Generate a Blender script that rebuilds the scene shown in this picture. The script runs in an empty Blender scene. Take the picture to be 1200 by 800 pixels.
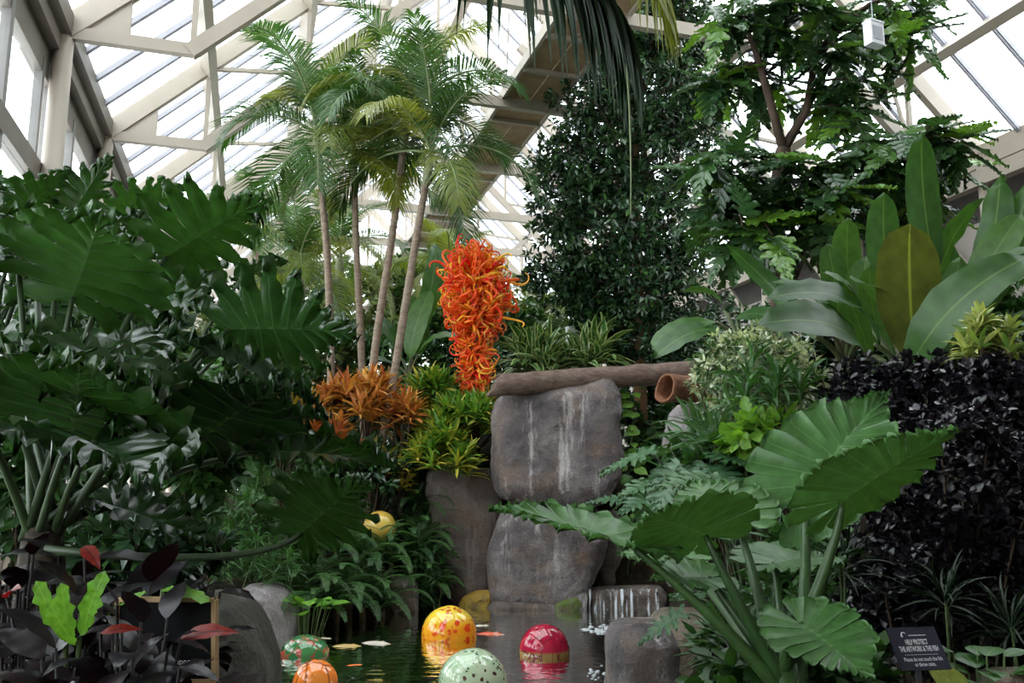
import bpy, math, random
import numpy as np
from mathutils import Matrix, Vector, noise

# ------------------------------------------------------------------ camera, world, exposure
S = bpy.context.scene
COL = S.collection
PI = math.pi
PITCH = math.radians(9.48)
CZ = 1.65
cam_d = bpy.data.cameras.new('camera')
cam_d.sensor_width = 36.0
cam_d.lens = 30.0
cam_d.clip_end = 300
cam = bpy.data.objects.new('camera', cam_d)
COL.objects.link(cam)
cam.location = (0, 0, CZ)
cam.rotation_euler = (PI / 2 + PITCH, 0, 0)
S.camera = cam

W = bpy.data.worlds.new('overcast_sky')
S.world = W
W.use_nodes = True
W.node_tree.nodes['Background'].inputs['Color'].default_value = (0.95, 0.97, 1.0, 1)
W.node_tree.nodes['Background'].inputs['Strength'].default_value = 4.0
S.view_settings.view_transform = 'Standard'
S.view_settings.look = 'None'
S.view_settings.gamma = 1.0
S.view_settings.exposure = 0.55
S.view_settings.use_curve_mapping = False

# ------------------------------------------------------------------ coordinates
FW = np.array([0, math.cos(PITCH), math.sin(PITCH)])
UP = np.array([0, -math.sin(PITCH), math.cos(PITCH)])
def ray(px, py):
    return FW + (px - 600) / 1000.0 * np.array([1., 0, 0]) + (400 - py) / 1000.0 * UP
def P(px, py, Y):
    "point at ground distance Y from the camera, in the direction of a place in the photograph"
    r = ray(px, py)
    return np.array([0, 0, CZ]) + r * (Y / r[1])
def G(px, py, z):
    r = ray(px, py)
    return np.array([0, 0, CZ]) + r * ((z - CZ) / r[2])
PSI = math.radians(17)
AX = np.array([-math.sin(PSI), math.cos(PSI), 0])
LT = np.array([math.cos(PSI), math.sin(PSI), 0])
def B(X, Y, Z):
    "hall coordinates: across, along, height above eye level"
    return LT * X + AX * Y + np.array([0, 0, CZ + Z])
rng = np.random.default_rng(11)
R = random.Random(5)
WATER = -0.45

# ------------------------------------------------------------------ mesh helpers
class MB:
    def __init__(s):
        s.v = []; s.t = []; s.var = []; s.vein = []; s.n = 0; s.m = []
    def add(s, v, t, var=0.5, vein=None, mi=0):
        v = np.asarray(v, float).reshape(-1, 3); t = np.asarray(t, int).reshape(-1, 3)
        s.v.append(v); s.t.append(t + s.n); s.n += len(v)
        s.var.append(np.full(len(v), var) if np.isscalar(var) else np.asarray(var))
        s.vein.append(np.zeros(len(v)) if vein is None else np.asarray(vein))
        s.m.append(np.full(len(t), mi))
        return s
    def bulk(s, tpl, M, pos, var, mi=0):
        "tpl (v,t,vein); M (n,3,3) columns are the axes; pos (n,3); var (n)"
        v, t, ve = tpl
        n = len(pos); k = len(v)
        if n == 0: return s
        vv = np.einsum('nij,kj->nki', M, v) + pos[:, None, :]
        tt = t[None] + (np.arange(n) * k)[:, None, None]
        return s.add(vv.reshape(-1, 3), tt.reshape(-1, 3), np.repeat(var, k), np.tile(ve, n), mi)
    def box(s, p0, p1, w, h, up=(0, 0, 1), mi=0):
        p0 = np.asarray(p0, float); p1 = np.asarray(p1, float)
        d = p1 - p0; d = d / np.linalg.norm(d)
        u = np.asarray(up, float); a = np.cross(d, u); a /= np.linalg.norm(a); u = np.cross(a, d)
        vs = []
        for p in (p0, p1):
            for sa, su in ((-1, -1), (1, -1), (1, 1), (-1, 1)):
                vs.append(p + a * sa * w / 2 + u * su * h / 2)
        q = [(0, 1, 2, 3), (7, 6, 5, 4), (0, 4, 5, 1), (1, 5, 6, 2), (2, 6, 7, 3), (3, 7, 4, 0)]
        tt = []
        for x in q: tt += [(x[0], x[1], x[2]), (x[0], x[2], x[3])]
        return s.add(vs, tt, mi=mi)
    def tube(s, pts, rad, n=8, var=0.5, mi=0, cap=True):
        pts = np.asarray(pts, float); k = len(pts)
        rad = np.full(k, rad) if np.isscalar(rad) else np.asarray(rad, float)
        tan = np.gradient(pts, axis=0); tan /= np.linalg.norm(tan, axis=1)[:, None] + 1e-9
        ref = np.array([0, 0, 1.]) if abs(tan[0][2]) < .9 else np.array([1., 0, 0])
        a = np.cross(tan[0], ref); a /= np.linalg.norm(a)
        vs = []
        for i in range(k):
            a = a - tan[i] * (a @ tan[i]); a /= np.linalg.norm(a); b = np.cross(tan[i], a)
            for j in range(n):
                th = 2 * PI * j / n
                vs.append(pts[i] + rad[i] * (a * math.cos(th) + b * math.sin(th)))
        tt = []
        for i in range(k - 1):
            for j in range(n):
                p, q = i * n + j, i * n + (j + 1) % n
                tt += [(p, q, q + n), (p, q + n, p + n)]
        if cap:
            vs += [pts[0], pts[-1]]; c0 = k * n; c1 = c0 + 1
            for j in range(n):
                tt += [(c0, (j + 1) % n, j), (c1, (k - 1) * n + j, (k - 1) * n + (j + 1) % n)]
        return s.add(vs, tt, var, mi=mi)
    def mesh(s, name, mats, smooth=True, off=None):
        v = np.concatenate(s.v); t = np.concatenate(s.t)
        if off is not None: v = v - np.asarray(off)
        me = bpy.data.meshes.new(name)
        me.vertices.add(len(v)); me.vertices.foreach_set('co', v.astype(np.float32).ravel())
        me.loops.add(len(t) * 3); me.loops.foreach_set('vertex_index', t.astype(np.int32).ravel())
        me.polygons.add(len(t)); me.polygons.foreach_set('loop_start', np.arange(0, len(t) * 3, 3, dtype=np.int32))
        me.polygons.foreach_set('material_index', np.concatenate(s.m).astype(np.int32))
        me.update(calc_edges=True)
        me.polygons.foreach_set('use_smooth', np.full(len(t), smooth))
        a = me.attributes.new('var', 'FLOAT', 'POINT'); a.data.foreach_set('value', np.concatenate(s.var).astype(np.float32))
        a = me.attributes.new('vein', 'FLOAT', 'POINT'); a.data.foreach_set('value', np.concatenate(s.vein).astype(np.float32))
        for m in (mats if isinstance(mats, (list, tuple)) else [mats]): me.materials.append(m)
        me.validate()
        return me

def tag(o, label=None, cat=None, group=None, kind=None):
    if label: o['label'] = label
    if cat: o['category'] = cat
    if group: o['group'] = group
    if kind: o['kind'] = kind
    return o
def thing(name, label, cat, loc=(0, 0, 0), group=None, kind=None):
    o = bpy.data.objects.new(name, None)
    o.empty_display_size = 0.1
    COL.objects.link(o); o.location = loc
    return tag(o, label, cat, group, kind)
def base_of(parent):
    return np.zeros(3) if parent is None else np.array(parent.location)
def part(name, mb, mat, parent=None, smooth=True, kind=None, label=None):
    "a mesh built in world coordinates; its origin goes to its parent's base"
    off = base_of(parent)
    o = bpy.data.objects.new(name, mb.mesh(name, mat, smooth, off))
    COL.objects.link(o); o.parent = parent
    return tag(o, label, kind=kind)
def put(name, me, parent, pos, M, kind=None, label=None):
    "a copy of a shared mesh; M 3x3 with the axes as columns (scaled)"
    o = bpy.data.objects.new(name, me); COL.objects.link(o)
    o.parent = parent
    m = np.eye(4); m[:3, :3] = M; m[:3, 3] = np.asarray(pos) - base_of(parent)
    o.matrix_basis = Matrix(m.tolist())
    return tag(o, label, kind=kind)
def under(o, leaf):
    "hang a part built in its thing's coordinates below one of that thing's parts"
    o.parent = leaf; o.matrix_parent_inverse = leaf.matrix_basis.inverted()
    return o
def single(name, mb, mat, label, cat, group=None, kind=None, smooth=True):
    "a thing that is one mesh, origin at its base"
    v = np.concatenate(mb.v); c = np.array([v[:, 0].mean(), v[:, 1].mean(), v[:, 2].min()])
    o = bpy.data.objects.new(name, mb.mesh(name, mat, smooth, c)); COL.objects.link(o); o.location = c
    return tag(o, label, cat, group, kind)
def frames(d, nrm):
    "rows d (n,3), normal hint (n,3) -> (n,3,3) columns x,y,z with y along d"
    d = np.atleast_2d(np.asarray(d, float)); nrm = np.broadcast_to(np.atleast_2d(np.asarray(nrm, float)), d.shape)
    y = d / (np.linalg.norm(d, axis=1)[:, None] + 1e-9)
    z = nrm - y * np.sum(y * nrm, axis=1)[:, None]
    bad = np.linalg.norm(z, axis=1) < 1e-3
    if bad.any():
        z[bad] = np.cross(y[bad], np.array([1., .3, 0]))
    z /= np.linalg.norm(z, axis=1)[:, None]
    x = np.cross(y, z)
    return np.stack([x, y, z], axis=2)
def unit(a):
    a = np.asarray(a, float); return a / (np.linalg.norm(a, axis=-1, keepdims=True) + 1e-9)
def bez(a, b, c, n):
    t = np.linspace(0, 1, n)[:, None]
    return (1 - t) ** 2 * np.asarray(a) + 2 * t * (1 - t) * np.asarray(b) + t ** 2 * np.asarray(c)

# ------------------------------------------------------------------ materials
def nt(name):
    m = bpy.data.materials.new(name); m.use_nodes = True
    t = m.node_tree; t.nodes.clear()
    o = t.nodes.new('ShaderNodeOutputMaterial')
    def N(kind, ins=None, **kw):
        n = t.nodes.new('ShaderNode' + kind)
        for k, v in kw.items(): setattr(n, k, v)
        for k, v in (ins or {}).items():
            if isinstance(v, bpy.types.NodeSocket): t.links.new(v, n.inputs[k])
            else: n.inputs[k].default_value = v
        return n
    return m, N, o, t
def c4(c): return (c[0], c[1], c[2], 1)
def ramp(N, fac, stops):
    r = N('ValToRGB', {'Fac': fac}); e = r.color_ramp.elements
    while len(e) < len(stops): e.new(0.5)
    for i, (p, c) in enumerate(stops): e[i].position = p; e[i].color = c4(c)
    return r.outputs['Color']
def mix(N, fac, a, b, blend='MIX'):
    n = N('MixRGB', {'Fac': fac, 'Color1': a, 'Color2': b}); n.blend_type = blend
    return n.outputs['Color']
def leafmat(name, cols, vein=None, rough=.38, trans=.28, src='var', spec=.5, edge=None, noisy=.25, veinw=.9, tcol=None):
    m, N, o, t = nt(name)
    if src == 'var': f = N('Attribute', attribute_name='var').outputs['Fac']
    else: f = N('ObjectInfo').outputs['Random']
    k = len(cols)
    c = ramp(N, f, [(i / max(1, k - 1), x) for i, x in enumerate(cols)])
    nz = N('TexNoise', {'Scale': 9.0, 'Detail': 3.0, 'Vector': N('TexCoord').outputs['Object']})
    lo = ramp(N, nz.outputs['Fac'], [(.3, (1 - noisy,) * 3), (.75, (1 + noisy,) * 3)])
    c = mix(N, 1.0, c, lo, 'MULTIPLY')
    va = N('Attribute', attribute_name='vein').outputs['Fac']
    if edge is not None:
        e = ramp(N, va, [(.25, (1, 1, 1)), (.45, (0, 0, 0))]); c = mix(N, e, c, c4(edge))
    if vein is not None:
        e = ramp(N, va, [(veinw, (0, 0, 0)), (min(.995, veinw + .06), (1, 1, 1))]); c = mix(N, e, c, c4(vein))
    b = N('BsdfPrincipled', {'Base Color': c, 'Roughness': rough, 'Specular IOR Level': spec})
    sh = b.outputs[0]
    if trans > 0:
        tc = mix(N, 1.0, c, c4(tcol or (1.3, 1.35, .5)), 'MULTIPLY')
        tr = N('BsdfTranslucent', {'Color': tc})
        sh = N('MixShader', {'Fac': trans, 1: sh, 2: tr.outputs[0]}).outputs[0]
    t.links.new(sh, o.inputs[0])
    return m
def plain(name, col, rough=.6, col2=None, scale=6.0, bump=0.0, metal=0.0, spec=.5, stretch=(1, 1, 1), detail=5.0):
    m, N, o, t = nt(name)
    mp = N('Mapping', {'Vector': N('TexCoord').outputs['Object'], 'Scale': stretch})
    nz = N('TexNoise', {'Scale': scale, 'Detail': detail, 'Vector': mp.outputs[0]})
    c = ramp(N, nz.outputs['Fac'], [(.3, col), (.7, col2 or col)])
    b = N('BsdfPrincipled', {'Base Color': c, 'Roughness': rough, 'Metallic': metal, 'Specular IOR Level': spec})
    if bump:
        bp = N('Bump', {'Strength': bump, 'Distance': .03, 'Height': nz.outputs['Fac']}); t.links.new(bp.outputs[0], b.inputs['Normal'])
    t.links.new(b.outputs[0], o.inputs[0])
    return m
M_STEEL = plain('cream_painted_steel', (.32, .275, .22), .45, (.38, .33, .27), 1.2)
M_EAVE = plain('taupe_painted_steel', (.13, .11, .092), .5, (.17, .148, .125), 1.5)
M_BAR = plain('grey_aluminium_bar', (.30, .30, .34), .45, (.36, .36, .40), 2)
M_WFRAME = plain('grey_window_frame', (.17, .165, .16), .45, (.22, .21, .20), 2)
M_PLANK = plain('catwalk_wood', (.24, .155, .085), .7, (.36, .25, .15), 3, .2)
M_WALL = plain('rendered_wall', (.30, .27, .24), .85, (.36, .33, .29), 2, .2)
M_DARK = plain('dark_recess', (.05, .045, .04), .8, (.07, .06, .05), 2)
def panemat():
    m, N, o, t = nt('clear_roof_glass')
    a = N('BsdfTransparent', {'Color': (.93, .96, .96, 1)})
    g = N('BsdfGlossy', {'Roughness': .05, 'Color': (.9, .9, .9, 1)})
    fr = N('LayerWeight', {'Blend': .12})
    mx = N('MixShader', {'Fac': N('Math', {0: fr.outputs['Fresnel'], 1: .3}, operation='MULTIPLY').outputs[0], 1: a.outputs[0], 2: g.outputs[0]})
    t.links.new(mx.outputs[0], o.inputs[0])
    return m
M_GLASS = panemat()

# ------------------------------------------------------------------ terrain
POND = [(-3.0, 6.6), (-3.0, 9.6), (-3.6, 12.2), (-3.3, 13.4), (-2.4, 14.0), (-1.9, 14.5), (-1.75, 15.6), (-1.2, 16.2), (-.3, 16.4), (1.2, 16.4), (3.0, 15.4), (2.2, 13.2), (1.75, 11.0), (1.35, 9.2), (1.2, 6.6)]
PA = np.array(POND)
def pond_sd(x, y):
    "signed distance to the pond edge, negative inside"
    p = np.stack([x, y], -1); d = np.full(x.shape, 1e9); ins = np.zeros(x.shape, bool)
    for i in range(len(PA)):
        a, b = PA[i], PA[(i + 1) % len(PA)]
        e = b - a; w = p - a
        t = np.clip((w @ e) / (e @ e), 0, 1)
        d = np.minimum(d, np.linalg.norm(w - t[..., None] * e, axis=-1))
        c = ((a[1] > y) != (b[1] > y)) & (x < e[0] * (y - a[1]) / (e[1] + 1e-12) + a[0])
        ins ^= c
    return np.where(ins, -d, d)
CTL = np.array([(0, 0, 0), (-3, 2, 0), (3, 2, 0), (0, 4.5, 0), (-3, 5, .1), (-4, 8, .1), (-5, 11, .15), (-4.6, 14, .2), (-3.6, 15.5, .45), (-2.7, 16.8, .9),
                (-4.5, 18, 1.1), (-1.7, 17.6, 1.9), (-.6, 18.2, 2.7), (1.2, 18.0, 2.5), (3.0, 17.8, 1.0), (3.0, 19.2, 1.4), (-1, 21, 2.9), (4, 20, 2.6), (8, 20, 2.4), (-6, 24, 1.6), (0, 28, 2.4), (3.5, 16.4, 1.6),
                (3.4, 13.5, .9), (2.9, 12.2, .8), (3.4, 10.5, .7), (2.6, 8, .05), (2.2, 5, 0), (4.5, 5, .2), (5, 8, .7), (6.0, 11.5, 1.3), (9, 15, 1.7), (12, 12, 1.5), (8, 7, .8), (-8, 40, 1.2), (4, 45, 1.5), (15, 25, 2), (-9, 25, 1)])
def ground(x, y):
    x = np.asarray(x, float); y = np.asarray(y, float); sh = x.shape
    x = np.atleast_1d(x); y = np.atleast_1d(y)
    num = 0; den = 0
    for cx, cy, cz in CTL:
        w = 1 / ((x - cx) ** 2 + (y - cy) ** 2 + .05) ** 1.7
        num = num + w * cz; den = den + w
    z = num / den + .05 * np.sin(x * 2.1) * np.cos(y * 1.7)
    sd = pond_sd(x, y)
    k = np.clip((sd + .35) / 1.0, 0, 1); k = k * k * (3 - 2 * k)
    z = (-1.1) * (1 - k) + z * k
    return z.reshape(sh) if sh else float(z[0])
XL, XR, ZE, SL = -3.1, 15.05, 7.0, 0.94
XM = (XL + XR) / 2
ZR = ZE + SL * (XM - XL)
TY = [13.97 + 4.18 * k for k in range(-4, 9)]
Y0, Y1 = TY[0] - .6, TY[-1] + .5
M_SOIL = plain('dark_soil', (.010, .008, .005), .95, (.03, .022, .014), 8, .5, 0, .1)
def build_floor():
    xs = np.linspace(XL, XR, 110); ys = np.concatenate([np.linspace(Y0, 20, 150), np.linspace(20.4, Y1, 50)])
    XX, YY = np.meshgrid(xs, ys)
    wx = LT[0] * XX + AX[0] * YY; wy = LT[1] * XX + AX[1] * YY
    z = ground(wx, wy)
    v = np.stack([wx, wy, z], -1).reshape(-1, 3)
    n = len(xs); tt = []
    for j in range(len(ys) - 1):
        a = np.arange(n - 1) + j * n
        tt.append(np.stack([a, a + 1, a + n + 1], 1)); tt.append(np.stack([a, a + n + 1, a + n], 1))
    o = part('floor', MB().add(v, np.concatenate(tt)), M_SOIL)
    tag(o, 'dark soil of the planting beds around the pond', 'ground', kind='structure')
build_floor()

# ------------------------------------------------------------------ roof, trusses, walls
def roofz(X): return ZE + SL * (min(X, 2 * XM - X) - XL)
nodesL = [XL + .0, -1.2, .82, 2.84, 4.6]
def build_roof():
    ce = thing('ceiling', 'pitched glass roof of clear panes on cream steel', 'roof', kind='structure')
    bars = []
    for k in range(len(TY) - 1):
        for j in range(4): bars.append(TY[k] + 4.18 * j / 4)
    bars.append(TY[-1])
    th = math.atan(SL)
    upL = LT * -math.sin(th) + np.array([0, 0, math.cos(th)]); upR = LT * math.sin(th) + np.array([0, 0, math.cos(th)])
    # glazing bars: two thin bars each, one shared mesh per slope
    for side, xe, up in ((0, XL, upL), (1, XR, upR)):
        me = None
        for y in bars:
            if me is None:
                mb = MB()
                for dy in (-.035, .035):
                    mb.box(LT * (xe - XL if side else 0) + AX * dy, LT * (XM - xe) + AX * dy + np.array([0, 0, ZR - ZE]), .028, .09, up) if not side else \
                    mb.box(AX * dy, LT * (XM - xe) + AX * dy + np.array([0, 0, ZR - ZE]), .028, .09, up)
                me = mb.mesh('glazing_bar', M_BAR, False)
            put('glazing_bar', me, ce, B(xe, y, ZE) + up * .10, np.eye(3))
        # panes, three to a strip
        mes = {}
        for i in range(len(bars) - 1):
            for r in range(3):
                f0, f1 = r / 3, (r + 1) / 3
                if r not in mes:
                    p0 = LT * (XM - xe) * 0 ; d = LT * (XM - xe) / 3 + np.array([0, 0, (ZR - ZE) / 3])
                    mb = MB()
                    w = bars[1] - bars[0]
                    a = AX * .0; q = AX * w
                    for s_ in (0, -1):
                        pass
                    mb.box((a + q) / 2 + d * .002, (a + q) / 2 + d * .998, w - .02, .012, up)
                    mes[r] = mb.mesh('pane', M_GLASS, False); mes[r, 1] = mb.mesh('added_shade_panel', M_WALL, False)
                put(*(('added_shade_panel', mes[r, 1]) if i < 8 else ('pane', mes[r])), ce, B(xe, bars[i], ZE) + (LT * (XM - xe) + np.array([0, 0, ZR - ZE])) * f0 + up * .17, np.eye(3))  # opaque panels added over the near bays, out of view, to darken the foreground
    # purlins along the hall
    for X in nodesL[1:4]:
        for xx, up in ((X, upL), (2 * XM - X, upR)):
            mb = MB().box(B(xx, Y0, roofz(X) - .12), B(xx, Y1, roofz(X) - .12), .2, .30, up)
            part('purlin', mb, M_STEEL, ce, False)
            mb = MB().box(B(xx, Y0, roofz(X) - .02) + up * .1, B(xx, Y1, roofz(X) - .02) + up * .1, .07, .14, up)
            part('purlin_rail', mb, M_BAR, ce, False)
    part('ridge_beam', MB().box(B(XM, Y0, ZR - .05), B(XM, Y1, ZR - .05), .3, .4), M_STEEL, ce, False)
    # trusses
    first = None
    for k, y in enumerate(TY):
        t = thing('roof_truss', 'cream steel roof truss with a raised lower chord and stepped ties', 'roof truss', B(0, y, 0), 'row of cream steel roof trusses', 'structure')
        if first is None:
            first = []
            for sd in (0, 1):
                fx = (lambda X: X) if not sd else (lambda X: 2 * XM - X)
                pB = lambda X, Z: LT * fx(X) + np.array([0, 0, Z])
                ms = []
                ms.append(('rafter', MB().box(pB(XL - .05, ZE), pB(XM, ZR), .16, .34)))
                bz = lambda X: ZE + SL * (X + 1.2)
                ms.append(('eave_strut', MB().box(pB(XL - .05, ZE), pB(-1.2, ZE), .14, .2)))
                ms.append(('lower_chord', MB().box(pB(-1.25, ZE - .04), pB(4.9, bz(4.9)), .16, .24)))
                # gusset plate at the eave
                g = MB()
                for dy in (-.03, .03):
                    a, b, c = pB(XL, ZE - .1) + AX * dy, pB(XL + .95, ZE - .1) + AX * dy, pB(XL + .95, ZE + .85) + AX * dy
                    g.add([a, b, c], [(0, 1, 2)])
                ms.append(('gusset_plate', g))
                for i, X in enumerate(nodesL[1:]):
                    ms.append(('vertical_strut', MB().box(pB(X, bz(X)), pB(X, roofz(X) - .1), .09, .09, AX)))
                    if i:
                        Xp = nodesL[i]
                        ms.append(('tie', MB().box(pB(Xp, roofz(Xp) - .05), pB(X, bz(X) + .02), .08, .08)))
                    if i in (0, 1):   # slender longitudinal knee brace beside the strut
                        ms.append(('knee_brace', MB().box(pB(X, bz(X)), pB(X, roofz(X) - .1) + AX * .45, .06, .06, AX)))
                first += [(n, mb.mesh(n, M_STEEL, False)) for n, mb in ms]
            cz = 9.06
            mb = MB().box(LT * .9 + np.array([0, 0, cz - .2]), LT * (2 * XM - .9) + np.array([0, 0, cz - .2]), .16, .26)
            first.append(('collar_tie', mb.mesh('collar_tie', M_STEEL, False)))
        for n, me in first: put(n, me, t, B(0, y, 0), np.eye(3))
    # catwalk under the ridge
    cw = thing('catwalk', 'long wooden maintenance catwalk hung beneath the roof ridge', 'catwalk', B(XM, 20, 9.06))
    for k in range(len(TY) - 1):
        a, b = TY[k] + .01, TY[k + 1] - .01
        for j in range(2):
            xx = XM + (-.31 if j == 0 else .31)
            part('plank', MB().box(B(xx, a, 9.0), B(xx, b, 9.0), .60, .05), M_PLANK, cw, False)
    for s_ in (-1, 1):
        part('side_rail', MB().box(B(XM + s_ * .66, Y0, 9.05), B(XM + s_ * .66, Y1, 9.05), .08, .26), M_STEEL, cw, False)
        for y in TY:
            part('hanger_rod', MB().tube([B(XM + s_ * .5, y + .3, 9.0), B(XM + s_ * .25, y + .3, ZR - .2)], .018, 5), M_STEEL, cw)
            part('hanger_rod', MB().tube([B(XM + s_ * .5, y + .3, 9.0), B(XM + s_ * .1, y + 2.2, ZR - .2)], .012, 5), M_STEEL, cw)
    for y in TY:
        for d in (1.1, 2.6):
            part('cross_batten', MB().box(B(XM - .64, y + d, 8.93), B(XM + .64, y + d, 8.93), .08, .1), M_STEEL, cw, False)
build_roof()

def build_walls():
    zf = -1.55                                                     # foot of the walls, hall height
    wl = thing('wall_left', 'glazed left side wall with round cream columns and taupe beams', 'wall', B(XL, 15, zf), kind='structure')
    part('eave_beam', MB().box(B(XL - .02, Y0, ZE + .12), B(XL - .02, Y1, ZE + .12), .30, .34), M_EAVE, wl, False)
    part('gutter_board', MB().box(B(XL - .12, Y0, ZE - .22), B(XL - .12, Y1, ZE - .22), .22, .26), M_EAVE, wl, False)
    part('head_beam', MB().box(B(XL - .25, Y0, ZE - .56), B(XL - .25, Y1, ZE - .56), .16, .56), M_EAVE, wl, False)
    part('middle_beam', MB().box(B(XL - .22, Y0, 4.65), B(XL - .22, Y1, 4.65), .18, .34), M_EAVE, wl, False)
    part('lower_beam', MB().box(B(XL - .22, Y0, 1.9), B(XL - .22, Y1, 1.9), .18, .28), M_EAVE, wl, False)
    part('plinth', MB().box(B(XL - .25, Y0, -1.2), B(XL - .25, Y1, -1.2), .2, 1.4), M_WALL, wl, False)
    n = 0
    for k, y in enumerate(TY):
        part('column', MB().tube([B(XL + .0, y, zf - .3), B(XL + .0, y, ZE - .1)], .15, 20), M_STEEL, wl)
        if k == len(TY) - 1: break
        n += 1
        w = thing('window_%d' % n, 'tall clear glazed bay between two round columns of the left wall', 'window', B(XL - .22, y + 2, -.5), 'glazed bays of the left wall', 'structure')
        for j, yy in enumerate((y + .3, y + 2.09, y + 3.88)):
            part('mullion', MB().box(B(XL - .22, yy, -.5), B(XL - .22, yy, ZE - .6), .16 if j == 1 else .12, .12, LT), M_WFRAME, w, False)
        for z0, z1 in ((-.5, 1.76), (2.04, 4.48), (4.82, 6.48)):
            for j in range(2):
                a, b = y + .1 + 1.99 * j, y + .1 + 1.99 * (j + 1) - .01
                part('pane', MB().box(B(XL - .22, a, (z0 + z1) / 2), B(XL - .22, b, (z0 + z1) / 2), .012, z1 - z0), M_GLASS, w, False)
    wr = thing('wall_right', 'right side wall with a cream eave beam over a dark clerestory band', 'wall', B(XR, 15, zf), kind='structure')
    part('eave_beam', MB().box(B(XR + .05, Y0, ZE + .05), B(XR + .05, Y1, ZE + .05), .35, .5), M_STEEL, wr, False)
    part('ledge_beam', MB().box(B(XR - .1, Y0, ZE - .45), B(XR - .1, Y1, ZE - .45), .25, .35), M_STEEL, wr, False)
    part('recess_panel', MB().box(B(XR + .5, Y0, ZE - 1.0), B(XR + .5, Y1, ZE - 1.0), .1, 2.6), M_DARK, wr, False)
    part('wall_panel', MB().box(B(XR + .3, Y0, 2.0), B(XR + .3, Y1, 2.0), .3, 7.4), M_WALL, wr, False)
    for y in TY:
        part('column', MB().tube([B(XR, y, zf - .3), B(XR, y, ZE - .1)], .15, 16), M_STEEL, wr)
        part('diagonal_brace', MB().box(B(XR - .1, y, 4.0), B(XR - .1, y + 2.0, ZE - .5), .1, .1, LT), M_STEEL, wr, False)
    # gable end, glazed
    wb = thing('wall_back', 'glazed far gable end of the hall', 'wall', B(XM, Y1, zf), kind='structure')
    for i in range(13):
        X = XL + (XR - XL) * i / 12
        part('mullion', MB().box(B(X, Y1, zf), B(X, Y1, roofz(X)), .12, .12, LT), M_STEEL, wb, False)
    for z in (1.0, 4.0, 7.0): part('transom', MB().box(B(XL, Y1, z), B(XR, Y1, z), .12, .2), M_STEEL, wb, False)
    for i in range(12):
        X0, X1 = XL + (XR - XL) * i / 12, XL + (XR - XL) * (i + 1) / 12
        v = [B(X0, Y1, zf), B(X1, Y1, zf), B(X1, Y1, roofz(X1)), B(X0, Y1, roofz(X0))]
        part('pane', MB().add(v + [p + AX * .02 for p in v], [(0, 1, 2), (0, 2, 3), (6, 5, 4), (7, 6, 4)]), M_GLASS, wb, False)
    wf = thing('wall_front', 'solid rendered end wall behind the viewer', 'wall', B(XM, Y0, zf), kind='structure')
    v = [B(XL - .3, Y0, zf), B(XR + .3, Y0, zf), B(XR + .3, Y0, ZE), B(XM, Y0, ZR + .2), B(XL - .3, Y0, ZE)]
    part('gable_panel', MB().add(v + [p - AX * .3 for p in v], [(0, 1, 2), (0, 2, 3), (0, 3, 4), (7, 6, 5), (8, 7, 5), (9, 8, 5)]), M_WALL, wf, False)
build_walls()

# ------------------------------------------------------------------ water, rocks, logs
def watermat():
    m, N, o, t = nt('pond_water')
    tc = N('TexCoord').outputs['Object']
    n1 = N('TexNoise', {'Scale': 3.2, 'Detail': 3.0, 'Vector': N('Mapping', {'Vector': tc, 'Scale': (1, 1.6, 1)}).outputs[0]})
    bp = N('Bump', {'Strength': .12, 'Distance': .1, 'Height': n1.outputs['Fac']})
    tr = N('BsdfTransparent', {'Color': (.46, .47, .33, 1)})
    gl = N('BsdfGlossy', {'Roughness': .03, 'Color': (.9, .92, .9, 1), 'Normal': bp.outputs[0]})
    fr = N('Fresnel', {'IOR': 1.33, 'Normal': bp.outputs[0]})
    mx = N('MixShader', {'Fac': fr.outputs[0], 1: tr.outputs[0], 2: gl.outputs[0]})
    t.links.new(mx.outputs[0], o.inputs[0])
    return m
M_WATER = watermat()
c = PA.mean(axis=0); ring = c + (PA - c) * 1.12
single('pond_water', MB().add([(x, y, WATER) for x, y in ring] + [(c[0], c[1], WATER)], [(i, (i + 1) % len(ring), len(ring)) for i in range(len(ring))]), M_WATER,
       'still dark green pond water with faint ripples', 'water', kind='stuff')

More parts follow.
